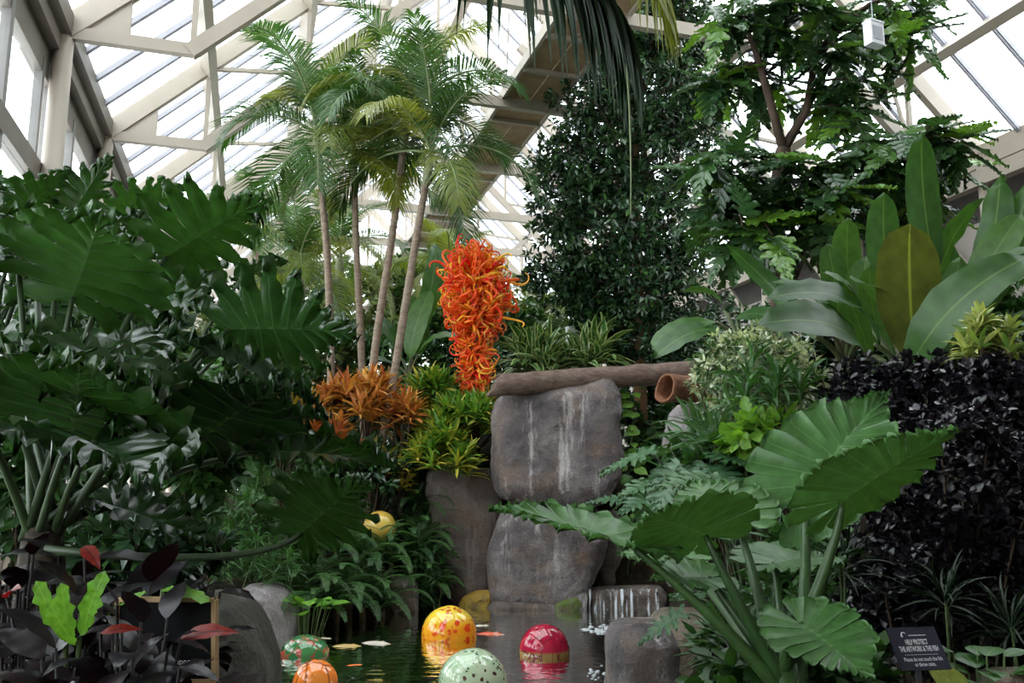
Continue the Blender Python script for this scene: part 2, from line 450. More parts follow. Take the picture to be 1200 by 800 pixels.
def rockmat(name, a, b, streak=.5, moss=None, warm=(.16, .105, .075)):
    m, N, o, t = nt(name)
    tc = N('TexCoord').outputs['Object']
    n1 = N('TexNoise', {'Scale': 1.6, 'Detail': 8.0, 'Roughness': .62, 'Vector': tc})
    col = ramp(N, n1.outputs['Fac'], [(.32, a), (.55, [(x + y) / 2 for x, y in zip(a, b)]), (.72, b)])
    n2 = N('TexNoise', {'Scale': 2.3, 'Detail': 4.0, 'Vector': N('Mapping', {'Vector': tc, 'Location': (3, 1, 7)}).outputs[0]})
    col = mix(N, ramp(N, n2.outputs['Fac'], [(.48, (0, 0, 0)), (.68, (.75,) * 3)]), col, c4(warm))
    st = N('TexNoise', {'Scale': 4.2, 'Detail': 5.0, 'Roughness': .7, 'Vector': N('Mapping', {'Vector': tc, 'Scale': (1, 1, .13)}).outputs[0]})
    col = mix(N, ramp(N, st.outputs['Fac'], [(.55, (0, 0, 0)), (.66, (streak,) * 3)]), col, (.50, .46, .45, 1))
    dk = N('TexNoise', {'Scale': 3.1, 'Detail': 5.0, 'Roughness': .7, 'Vector': N('Mapping', {'Vector': tc, 'Scale': (1, 1, .2), 'Location': (9, 4, 2)}).outputs[0]})
    col = mix(N, ramp(N, dk.outputs['Fac'], [(.55, (0, 0, 0)), (.72, (.7,) * 3)]), col, (.035, .03, .03, 1))
    if moss:
        n3 = N('TexNoise', {'Scale': 3.0, 'Detail': 5.0, 'Vector': tc})
        col = mix(N, ramp(N, n3.outputs['Fac'], [(.36, (0, 0, 0)), (.5, (1, 1, 1))]), col, c4(moss))
    sp = N('TexNoise', {'Scale': 38.0, 'Detail': 3.0, 'Vector': tc})
    col = mix(N, 1.0, col, ramp(N, sp.outputs['Fac'], [(.35, (.78,) * 3), (.7, (1.16,) * 3)]), 'MULTIPLY')
    b_ = N('BsdfPrincipled', {'Base Color': col, 'Roughness': .72, 'Specular IOR Level': .35})
    h = N('Math', {0: n1.outputs['Fac'], 1: N('Math', {0: sp.outputs['Fac'], 1: .07}, operation='MULTIPLY').outputs[0]}, operation='ADD')
    bp = N('Bump', {'Strength': .9, 'Distance': .16, 'Height': h.outputs[0]})
    t.links.new(bp.outputs[0], b_.inputs['Normal'])
    t.links.new(b_.outputs[0], o.inputs[0])
    return m
M_ROCK = rockmat('purple_grey_rock', (.05, .042, .044), (.25, .215, .21), .7)
M_ROCKD = rockmat('brown_dark_rock', (.085, .065, .055), (.19, .15, .135), .25)
M_ROCKL = rockmat('pale_lilac_rock', (.20, .18, .18), (.42, .37, .38), .5, warm=(.26, .20, .18))
M_ROCKB = rockmat('mossy_tan_rock', (.12, .105, .075), (.27, .23, .17), .2)
M_ROCKK = rockmat('dark_mossy_rock', (.022, .02, .014), (.085, .078, .055), .12, warm=(.05, .04, .025))
M_MOSS = rockmat('moss_covered_rock', (.10, .10, .06), (.2, .18, .1), .1, moss=(.09, .14, .02))
M_ALGA = rockmat('ochre_algae_rock', (.2, .14, .04), (.4, .27, .06), .1, moss=(.42, .27, .04))

def rock(name, label, mat, Y, rows, depth, e=3.2, amp=.10, seed=0, nu=64, nv=40, lean=0.0, facets=5, group=None, yaw=0.0):
    "stacked superellipse slices; rows: (py, px left, px right) read at distance Y; depth: thickness front to back"
    rows = [(P((a + b) / 2, py, Y)[2], P(a, py, Y)[0], P(b, py, Y)[0]) for py, a, b in rows]
    rows.sort(); zs = np.array([r[0] for r in rows]); xl = np.array([r[1] for r in rows]); xr = np.array([r[2] for r in rows])
    z0, z1 = zs[0], zs[-1]
    vs = []
    wmax = (xr - xl).max()
    for j in range(nv + 1):
        s_ = j / nv
        z = z0 + (z1 - z0) * s_
        l, r_ = np.interp(z, zs, xl), np.interp(z, zs, xr)
        # round the rim at top and bottom
        edge = min(s_, 1 - s_) * (z1 - z0)
        k = min(1, .55 + .45 * math.sqrt(min(1, edge / (.16 * (z1 - z0) + 1e-6))))
        cx, hw, hd = (l + r_) / 2, (r_ - l) / 2 * (.8 + .2 * k), depth / 2 * k
        for i in range(nu):
            th = 2 * PI * i / nu; cth, sth = math.cos(th), math.sin(th)
            q = (abs(cth) ** e + abs(sth) ** e) ** (-1 / e)
            th2 = th + yaw; cth, sth = math.cos(th2), math.sin(th2)
            lx, ly = hw * q * math.cos(th), hd * q * math.sin(th)
            p = Vector((cx + lx * math.cos(yaw) - ly * math.sin(yaw), Y + lx * math.sin(yaw) + ly * math.cos(yaw) + lean * s_, z))
            sv = Vector((seed * 7.3, seed * 3.1, seed * 1.7))
            n = noise.noise(p * (1.3 / max(.6, wmax) * 1.6) + sv) * 1.0 + .5 * noise.noise(p * 2.6 + sv) + .28 * noise.noise(p * 6 + sv) + .14 * noise.noise(p * 14 + sv)
            cell = noise.cell(p * 1.4 + sv) - .5
            k2 = amp * (n + .35 * abs(noise.noise(p * 3.3 - sv)))
            vs.append((p.x + k2 * cth * wmax * .5, p.y + k2 * sth * depth * .5, p.z + .4 * amp * noise.noise(p * 2.2 - sv) * (z1 - z0) * .4))
    # chip flat facets off the rounded block
    rf = random.Random(seed * 13 + 1); va = np.array(vs); cc = (va.max(0) + va.min(0)) / 2; hh = (va.max(0) - va.min(0)) / 2
    un = (va - cc) / hh
    for _ in range(facets):
        n_ = unit([rf.uniform(-1, 1), rf.uniform(-1.2, .2), rf.uniform(-.6, .9)]); pr = un @ n_
        lim = np.quantile(pr, rf.uniform(.955, .985)); ex = np.clip(pr - lim, 0, None)
        un = un - (ex * .85)[:, None] * n_
    vs = [tuple(q) for q in un * hh + cc]
    tt = []
    for j in range(nv):
        for i in range(nu):
            a, b = j * nu + i, j * nu + (i + 1) % nu
            tt += [(a, b, b + nu), (a, b + nu, a + nu)]
    top = np.mean(vs[-nu:], axis=0) + np.array([0, 0, .02]); bot = np.mean(vs[:nu], axis=0)
    k = len(vs); vs += [tuple(bot), tuple(top)]
    for i in range(nu): tt += [(k, (i + 1) % nu, i), (k + 1, nv * nu + i, nv * nu + (i + 1) % nu)]
    return single(name, MB().add(vs, tt), mat, label, 'rock', group)
rock('boulder', 'tall grey upper boulder of the waterfall carrying the long hollow log', M_ROCK, 16.1,
     [(446, 645, 724), (455, 612, 725), (466, 588, 726), (482, 580, 726), (520, 581, 725), (560, 582, 724), (580, 590, 716), (594, 604, 700)], 1.7, 7, .10, 1, yaw=-.16, facets=3)
rock('boulder', 'streaked grey lower boulder of the waterfall beneath the upper boulder', M_ROCK, 16.0,
     [(592, 600, 700), (600, 584, 712), (640, 578, 708), (680, 574, 692), (700, 578, 688), (716, 590, 676)], 1.9, 6, .085, 2, yaw=-.12)
rock('boulder', 'dark brown shaded block wedged right of the streaked lower boulder', M_ROCKD, 16.7,
     [(598, 700, 735), (630, 698, 732), (672, 694, 728), (735, 694, 724)], 1.2, 4, .08, 3)
rock('rock_slab', 'tall brown rock slab under the yellow green shrub left of the waterfall', M_ROCKD, 16.6,
     [(548, 500, 592), (570, 500, 590), (620, 505, 588), (670, 512, 584), (705, 530, 584), (730, 545, 584)], 1.5, 4, .06, 4)
rock('ledge_stone', 'low wet ledge stone at the foot of the streaked lower boulder', M_ROCKD, 15.3,
     [(702, 575, 672), (712, 568, 676), (745, 568, 676)], .7, 4, .08, 5)
rock('mossy_stone', 'moss covered green stone at the foot of the waterfall', M_MOSS, 15.15,
     [(697, 665, 690), (706, 650, 690), (720, 645, 672), (745, 645, 670)], .5, 3, .08, 6)
rock('ochre_stone', 'yellow ochre algae covered stone at the foot of the brown slab', M_ALGA, 15.6,
     [(692, 556, 578), (700, 542, 580), (712, 535, 584), (735, 535, 584)], .6, 3, .08, 7)
rock('weir_stone', 'flat stepped stone that the small waterfall runs over', M_ROCKD, 15.6,
     [(686, 690, 775), (694, 686, 778), (740, 686, 778)], .9, 6, .05, 8)
rock('weir_block', 'grey speckled upright block at the left end of the weir', M_ROCK, 15.12,
     [(692, 664, 687), (700, 662, 688), (745, 662, 688)], .35, 5, .06, 18)
rock('boulder', 'grey brown boulder at the pond edge below the elephant ear leaves', M_ROCK, 8.9,
     [(728, 720, 800), (736, 714, 800), (760, 712, 795), (820, 710, 800)], 1.0, 3.4, .09, 9)
rock('boulder', 'mossy tan boulder behind the grey brown pond edge boulder', M_ROCKB, 9.0,
     [(716, 775, 830), (724, 768, 850), (745, 762, 850), (820, 755, 850)], 1.2, 3.2, .08, 10)
rock('boulder', 'pale lilac grey boulder on the left bank beside the green glass float', M_ROCKL, 12.9,
     [(685, 292, 322), (692, 282, 336), (712, 276, 346), (735, 276, 348), (765, 280, 348)], 1.2, 2.8, .12, 11)
rock('boulder', 'small dark stone among the ferns on the left bank', M_ROCKD, 14.9,
     [(676, 458, 480), (682, 452, 488), (700, 450, 490), (725, 450, 490)], .7, 3, .12, 12)
rock('boulder', 'big dark mossy boulder behind the bronze framed board', M_ROCKK, 6.6,
     [(698, 225, 262), (708, 205, 285), (740, 200, 306), (780, 200, 316), (840, 200, 318)], 1.3, 2.8, .08, 13)
rock('rock_pillar', 'pale rock pillar under the short rust coloured hollow log', M_ROCKL, 14.6,
     [(474, 792, 850), (484, 784, 850), (520, 780, 850), (600, 780, 850), (690, 780, 850)], 1.2, 3.2, .1, 14)
# falling water at the weir
def fallsmat():
    m, N, o, t = nt('falling_water')
    n1 = N('TexNoise', {'Scale': 9.0, 'Detail': 4.0, 'Vector': N('Mapping', {'Vector': N('TexCoord').outputs['Object'], 'Scale': (2.2, 1, .12)}).outputs[0]})
    a = ramp(N, n1.outputs['Fac'], [(.50, (.0,) * 3), (.66, (.75,) * 3)])
    b_ = N('BsdfPrincipled', {'Base Color': (.8, .84, .9, 1), 'Roughness': .2, 'Alpha': a})
    t.links.new(b_.outputs[0], o.inputs[0])
    return m
M_FALL = fallsmat()
wf_ = thing('waterfall', 'thin curtain of water falling over the stepped weir stone', 'waterfall', P(730, 732, 15.0))
for (a, b, f) in ((690, 708, 3), (706, 722, 2), (720, 742, 3), (738, 752, 2), (750, 772, 3)):
    vs = []; tt = []
    n = 8; m_ = 10
    for j in range(m_ + 1):
        for i in range(n + 1):
            q = P(a + (b - a) * i / n, 690 + 44 * j / m_, 15.12 - .10 * math.sqrt(j / m_) - .02 * math.sin(i * 1.7))
            vs.append(q)
    for j in range(m_):
        for i in range(n):
            k = j * (n + 1) + i; tt += [(k, k + 1, k + n + 2), (k, k + n + 2, k + n + 1)]
    part('water_strand', MB().add(vs, tt), M_FALL, wf_)
M_FOAM = plain('white_foam', (.55, .58, .62), .6, (.8, .82, .85), 20, .5)
mb = MB()
for _ in range(70):
    q = G(R.gauss(712, 16), R.gauss(737, 2.0), WATER); r_ = R.uniform(.006, .02)
    mb.tube([q + np.array([-r_ * 2, 0, .005]), q + np.array([0, 0, r_ * .5]), q + np.array([r_ * 2, 0, .005])], [r_ * .4, r_ * .8, r_ * .4], 5)
for _ in range(26):
    q = G(R.gauss(700, 9), R.gauss(785, 4), WATER); r_ = R.uniform(.005, .012)
    mb.tube([q + np.array([-r_ * 2, 0, .004]), q + np.array([0, 0, r_ * .5]), q + np.array([r_ * 2, 0, .004])], [r_ * .4, r_ * .8, r_ * .4], 5)
single('water_foam', mb, M_FOAM, 'white foam on the pond below the weir', 'foam', kind='stuff')

# hollow logs
def logmat(name, a, b):
    m, N, o, t = nt(name)
    tc = N('TexCoord').outputs['Object']
    n1 = N('TexNoise', {'Scale': 5.0, 'Detail': 8.0, 'Roughness': .7, 'Vector': N('Mapping', {'Vector': tc, 'Scale': (1, 2.5, 2.5)}).outputs[0]})
    n2 = N('TexVoronoi', {'Scale': 4.0, 'Vector': N('Mapping', {'Vector': tc, 'Scale': (3, .5, .5)}).outputs[0]})
    col = ramp(N, n1.outputs['Fac'], [(.3, a), (.7, b)])
    col = mix(N, ramp(N, n2.outputs['Distance'], [(.02, (.45,) * 3), (.09, (0, 0, 0))]), col, (.35, .29, .22, 1))
    b_ = N('BsdfPrincipled', {'Base Color': col, 'Roughness': .8, 'Specular IOR Level': .25})
    bp = N('Bump', {'Strength': .7, 'Distance': .03, 'Height': n1.outputs['Fac']})
    t.links.new(bp.outputs[0], b_.inputs['Normal']); t.links.new(b_.outputs[0], o.inputs[0])
    return m
M_LOG = logmat('grey_brown_bark', (.075, .045, .035), (.22, .155, .125))
M_LOGR = logmat('rust_brown_bark', (.13, .05, .025), (.27, .12, .065))
def log(name, label, mat, p0, p1, r0, r1, seed, ragged=.0, n=28, k=40):
    p0, p1 = np.asarray(p0), np.asarray(p1); d = unit(p1 - p0)
    a = unit(np.cross(d, [0, 0, 1])); b = np.cross(a, d)
    mb = MB(); vs = []
    L = np.linalg.norm(p1 - p0)
    def ringpts(s_, rs, start):
        out = []
        for i in range(n):
            th = 2 * PI * i / n
            rr = (r0 + (r1 - r0) * s_) * rs
            q = p0 + (p1 - p0) * s_ + (a * math.cos(th) + b * math.sin(th)) * rr
            q = q + (a * math.cos(th) + b * math.sin(th)) * .012 * noise.noise(Vector(q * 3.0) + Vector((seed, 0, 0))) * 2
            if start: q = q - d * ragged * (.5 - .5 * math.sin(th) + .35 * noise.noise(Vector((math.cos(th) * 1.7, math.sin(th) * 1.7, seed))))
            out.append(q)
        return out
    for j in range(k + 1): vs += ringpts(j / k, 1.0, j == 0)
    m0 = len(vs)
    for j in range(9): vs += ringpts(j / 8 * min(.9, .9 / L), .84, j == 0)
    tt = []
    for j in range(k):
        for i in range(n):
            x, y = j * n + i, j * n + (i + 1) % n; tt += [(x, y, y + n), (x, y + n, x + n)]
    for j in range(8):
        for i in range(n):
            x, y = m0 + j * n + i, m0 + j * n + (i + 1) % n; tt += [(x, y + n, y), (x, x + n, y + n)]
    for i in range(n):
        x, y = i, (i + 1) % n; tt += [(x, m0 + y, y), (x, m0 + x, m0 + y)]
    ce = len(vs); vs.append(p1); ci = len(vs); vs.append(np.mean(vs[m0 + 8 * n:m0 + 9 * n], axis=0))
    for i in range(n):
        tt.append((ce, k * n + i, k * n + (i + 1) % n)); tt.append((ci, m0 + 8 * n + (i + 1) % n, m0 + 8 * n + i))
    return single(name, mb.add(vs, tt), mat, label, 'log')
log('hollow_log', 'long hollow grey brown log laid across the top of the upper boulder', M_LOG, P(586, 451, 15.25), P(832, 434, 16.0), .205, .20, 2, .24)
log('hollow_log', 'short rust coloured hollow log resting on the pale rock pillar', M_LOGR, P(782, 455, 13.9), P(848, 456, 14.6), .235, .19, 5, .12)

# ------------------------------------------------------------------ glass floats and koi
def floatmat(name, base, spots, scale=14, thr=(.2, .3), top=None, lines=None, rough=.08, split=None):
    m, N, o, t = nt(name)
    tc = N('TexCoord').outputs['Object']
    n0 = N('TexNoise', {'Scale': 2.5, 'Detail': 4.0, 'Vector': tc})
    col = ramp(N, n0.outputs['Fac'], [(.35, base[0]), (.65, base[1])])
    if top:
        sz = N('SeparateXYZ', {'Vector': tc}).outputs['Z']
        col = mix(N, ramp(N, sz, [(top[1], (0, 0, 0)), (top[2], (1, 1, 1))]), col, c4(top[0]))
    for i, sc in enumerate(spots):
        wr = N('TexNoise', {'Scale': 5.0 + i, 'Detail': 2.0, 'Vector': tc})
        vv = N('VectorMath', {0: tc, 1: N('VectorMath', {0: wr.outputs['Color'], 'Scale': .12}, operation='SCALE').outputs[0]}, operation='ADD')
        v = N('TexVoronoi', {'Scale': scale * (1 + .5 * i), 'Vector': N('Mapping', {'Vector': vv.outputs[0], 'Location': (i * 3.3, i, 2 * i)}).outputs[0]})
        big = N('TexNoise', {'Scale': 3.0, 'Vector': N('Mapping', {'Vector': tc, 'Location': (i * 5, 2, i)}).outputs[0]})
        th = N('Math', {0: v.outputs['Distance'], 1: ramp(N, big.outputs['Fac'], [(.42, (0,) * 3), (.62, (.32,) * 3)])}, operation='SUBTRACT')
        col = mix(N, ramp(N, th.outputs[0], [(thr[0] - .2, (1, 1, 1)), (thr[1] - .2, (0, 0, 0))]), col, c4(sc))
    if lines:
        v = N('TexVoronoi', {'Scale': 4.0, 'Vector': N('Mapping', {'Vector': tc, 'Scale': lines[1]}).outputs[0]}, feature='DISTANCE_TO_EDGE')
        col = mix(N, ramp(N, v.outputs['Distance'], [(.015, (1, 1, 1)), (.04, (0, 0, 0))]), col, c4(lines[0]))
    b_ = N('BsdfPrincipled', {'Base Color': col, 'Roughness': rough, 'Specular IOR Level': .6, 'Coat Weight': .5, 'Coat Roughness': .03})
    t.links.new(b_.outputs[0], o.inputs[0])
    return m
def ball(name, label, mat, c_, r, sq=1.0, seed=0, group=None):
    mb = MB(); vs = []; tt = []; nu, nv = 40, 24
    for j in range(nv + 1):
        ph = PI * j / nv
        for i in range(nu):
            th = 2 * PI * i / nu
            d = np.array([math.sin(ph) * math.cos(th), math.sin(ph) * math.sin(th), math.cos(ph) * sq])
            vs.append(d * r * (1 + .012 * noise.noise(Vector(d * 1.3) + Vector((seed, 0, 0)))))
    for j in range(nv):
        for i in range(nu):
            a, b = j * nu + i, j * nu + (i + 1) % nu; tt += [(a, a + nu, b + nu), (a, b + nu, b)]
    o = bpy.data.objects.new(name, mb.add(vs, tt).mesh(name, mat)); COL.objects.link(o); o.location = c_
    return tag(o, label, 'glass ball', group)
def floatball(label, mat, px, top, wl, w, sq=1.0, seed=0):
    g = G(px, wl, WATER)                     # near edge of the waterline
    Y = g[1]
    for _ in range(4):
        r = w / 2000.0 * Y / FW[1] * 1.0
        zt = P(px, top + 1, Y)[2]; cz = zt - r * sq * .98
        h = min(.98, abs(WATER - cz) / (r * sq)); Y = g[1] + r * math.sqrt(1 - h * h)
    ball('glass_float', label, mat, (P(px, wl, Y)[0], Y, cz), r, sq, seed)
floatball('amber yellow glass float with red speckles on the pond', floatmat('amber_glass', ((.85, .42, .02), (.85, .26, .01)), [(.75, .06, .01), (.55, .12, .01)], 9, (.26, .40), ((.88, .62, .05), .12, .3)), 526, 709, 752, 62, seed=1)
floatball('crimson glass float with a cracked tan underside on the pond', floatmat('crimson_glass', ((.36, .22, .07), (.30, .17, .06)), [], 10, (.2, .3), ((.42, .012, .045), -.02, .03), ((.16, .012, .02), (2.4, 2.4, .7))), 638, 730, 771, 56, seed=2)
floatball('pale green glass float with dark brown speckles on the pond', floatmat('pale_green_glass', ((.40, .56, .36), (.55, .62, .42)), [(.10, .04, .03), (.06, .10, .08), (.45, .35, .08)], 12, (.17, .22)), 554, 759, 812, 77, seed=3)
floatball('bright orange glass float with thin dark lines on the pond', floatmat('orange_glass', ((.85, .17, .02), (.85, .26, .04)), [(.85, .36, .12)], 10, (.2, .3), None, ((.22, .06, .02), (.9, .9, .5))), 369, 772, 812, 49, seed=4)
floatball('green glass float with red web pattern beside the pale lilac boulder', floatmat('green_red_glass', ((.02, .14, .05), (.06, .22, .07)), [(.45, .09, .06), (.50, .20, .16)], 5, (.30, .38), None, ((.35, .09, .05), (1.5, 1.5, 1.5))), 357, 743, 771, 53, .72, seed=5)
gz = P(445, 618, 15.2)
ball('glass_float', 'golden yellow glass ball lying on the bank behind a leaning palm trunk', floatmat('golden_glass', ((.62, .38, .06), (.70, .50, .10)), [(.62, .22, .05)], 6, (.2, .32)), gz, .29, 1, 6)
def fish(label, px, py, L, ang, cols, nm, dz=-.02):
    m, N, o, t = nt(nm)
    nz = N('TexNoise', {'Scale': 7.0, 'Detail': 1.0, 'Vector': N('TexCoord').outputs['Object']})
    b_ = N('BsdfPrincipled', {'Base Color': ramp(N, nz.outputs['Fac'], [(.45, cols[0]), (.55, cols[1])]), 'Roughness': .25})
    t.links.new(b_.outputs[0], o.inputs[0])
    g = G(px, py, WATER); g[2] = WATER + dz
    f = thing('koi', label, 'fish', g); f.rotation_euler = (0, 0, ang)
    k = 14; s_ = np.linspace(0, 1, k)
    pts = np.stack([(s_ - .5) * L, .05 * L * np.sin(s_ * 4.5), np.zeros(k)], 1)
    rad = L * .13 * np.clip(np.sin(PI * np.clip(s_ * 1.02 + .04, 0, 1)) ** .7 * (1 - .55 * s_), .02, 1)
    body = []
    def sub(name, mb):
        o2 = bpy.data.objects.new(name, mb.mesh(name, m)); COL.objects.link(o2); o2.parent = body[0] if body else f
        if not body: body.append(o2)
    sub('body', MB().tube(pts, rad, 12))
    e = pts[-1]
    sub('tail_fin', MB().add([e + [-.04 * L, 0, 0], e + [.2 * L, .1 * L, .03], e + [.13 * L, 0, 0], e + [.2 * L, -.1 * L, -.02], e + [-.04 * L, .012 * L, .01]], [(0, 1, 2), (0, 2, 3), (4, 1, 2), (4, 2, 3)]))
    q = pts[7]
    sub('dorsal_fin', MB().add([q + [-.12 * L, 0, .07 * L], q + [0, .01 * L, .11 * L], q + [.14 * L, 0, .06 * L], q + [0, -.01 * L, .07 * L]], [(0, 3, 1), (3, 2, 1)]))
    for sd in (-1, 1):
        q = pts[4]
        sub('side_fin', MB().add([q + [0, sd * .08 * L, 0], q + [.12 * L, sd * .22 * L, -.02], q + [.1 * L, sd * .09 * L, 0], q + [.06 * L, sd * .12 * L, .012]], [(0, 1, 3), (3, 1, 2), (0, 3, 2)]))
fish('small orange and white koi swimming alone in open water', 420, 779, .42, .4, ((.75, .16, .03), (.8, .6, .45)), 'koi_orange', -.034)
fish('long pale grey koi near the fern bank', 446, 754, .62, -.15, ((.5, .44, .36), (.62, .55, .42)), 'koi_grey', -.034)
fish('golden tan koi ahead of the grey koi', 412, 757, .6, .1, ((.45, .30, .08), (.55, .38, .12)), 'koi_gold', -.034)
fish('cream koi beside the green and red float', 384, 748, .42, -.3, ((.6, .52, .38), (.7, .6, .45)), 'koi_cream', -.034)
fish('slim white koi behind the amber float', 568, 733, .48, .1, ((.65, .6, .5), (.75, .7, .6)), 'koi_white', -.034)
fish('red and white koi behind the amber float', 580, 743, .62, -.12, ((.65, .10, .04), (.7, .5, .4)), 'koi_red', -.034)

# ------------------------------------------------------------------ glass tower sculpture
def tendrilmat(name, c_):
    m, N, o, t = nt(name)
    r_ = N('ObjectInfo').outputs['Random']
    hs = N('HueSaturation', {'Hue': N('MapRange', {'Value': r_, 'To Min': .485, 'To Max': .52}).outputs[0], 'Color': c4(c_)})
    b_ = N('BsdfPrincipled', {'Base Color': hs.outputs[0], 'Roughness': .12, 'Coat Weight': .4})
    tr = N('BsdfTranslucent', {'Color': hs.outputs[0]})
    t.links.new(N('MixShader', {'Fac': .45, 1: b_.outputs[0], 2: tr.outputs[0]}).outputs[0], o.inputs[0])
    return m
def sculpture():
    Yd = 17.0
    prof = [(298, 10), (306, 27), (318, 40), (335, 45), (352, 44), (372, 36), (392, 25), (415, 22), (435, 23), (448, 20), (460, 14), (468, 9)]
    base = P(557, 478, Yd)
    root = thing('glass_sculpture', 'tall orange and red sculpture of curled glass tendrils on a thin pole', 'sculpture', base)
    part('pole', MB().tube([base - np.array([0, 0, .9]), P(557, 302, Yd)], .04, 10), plain('pale_steel', (.4, .38, .36), .4, metal=.3), root)
    mats = [tendrilmat('red_glass', (1, .09, .03)), tendrilmat('orange_red_glass', (1, .17, .04)), tendrilmat('tangerine_glass', (1, .36, .03)), tendrilmat('amber_tendril_glass', (1, .62, .07))]
    tpl = []
    for vi in range(9):
        r_ = random.Random(vi)
        k = 18; pts = [np.zeros(3)]; d = np.array([0, 1., 0]); turn = r_.uniform(.15, .5); ax = unit([r_.uniform(-1, 1), r_.uniform(-.3, .3), r_.uniform(-1, 1)])
        for i in range(k):
            f = i / k; a = turn * (0.15 if f < .4 else 1.6 * f)
            d = np.array(Matrix.Rotation(a, 3, Vector(ax)) @ Vector(d)); pts.append(pts[-1] + d / k + ax * .008)
        rad = np.concatenate([np.linspace(.042, .046, 5), np.linspace(.044, .016, k - 4)])
        tpl.append((np.array(pts), rad))
    meshes = [[MB().tube(p, r_, 6).mesh('tendril', m) for p, r_ in tpl] for m in mats]
    ys = np.array([p[0] for p in prof]); hw = np.array([p[1] for p in prof]) * Yd / 1000
    zs = np.array([P(557, y, Yd)[2] for y in ys]); zz = np.linspace(zs.min(), zs.max(), 400)
    hh = np.interp(zz, zs[::-1], hw[::-1]); cdf = np.cumsum(hh + .1); cdf /= cdf[-1]
    mass = MB()
    for i in range(1150):
        z = np.interp(R.random(), cdf, zz); h = np.interp(z, zs[::-1], hw[::-1])
        th = R.uniform(0, 2 * PI); o_ = np.array([math.cos(th), math.sin(th), 0])
        L = R.uniform(.42, .72) if h > .5 else R.uniform(.34, .55)
        start = np.array([base[0], Yd, z]) + o_ * max(0, h - L * .55) * R.uniform(.3, 1.0)
        f = (z - zz[0]) / (zz[-1] - zz[0])
        if i >= 1080:
            L *= 1.15; start = np.array([base[0], Yd, z]) + o_ * h * R.uniform(.55, .85)
        up = R.uniform(-.9, .5) + (1.3 if f > .84 else 0) - (.5 if f < .3 else 0)
        d = unit(o_ + np.array([R.uniform(-.4, .4), R.uniform(-.4, .4), up]))
        M = frames(d, [R.uniform(-1, 1), R.uniform(-1, 1), R.uniform(-1, 1)])[0] * L
        w = [.30, .40, .17, .13] if f > .35 else [.36, .28, .16, .20]
        ci = R.choices(range(4), w)[0]; vi = R.randrange(9)
        if i < 300 and math.sin(th) < .35 or i >= 1080: put('tendril', meshes[ci][vi], root, start, M)
        else:
            p, r_ = tpl[vi]; mass.tube(p @ M.T + start, r_ * L, 5, mi=ci)
    part('tendril_mass', mass, mats, root, kind='stuff')
sculpture()

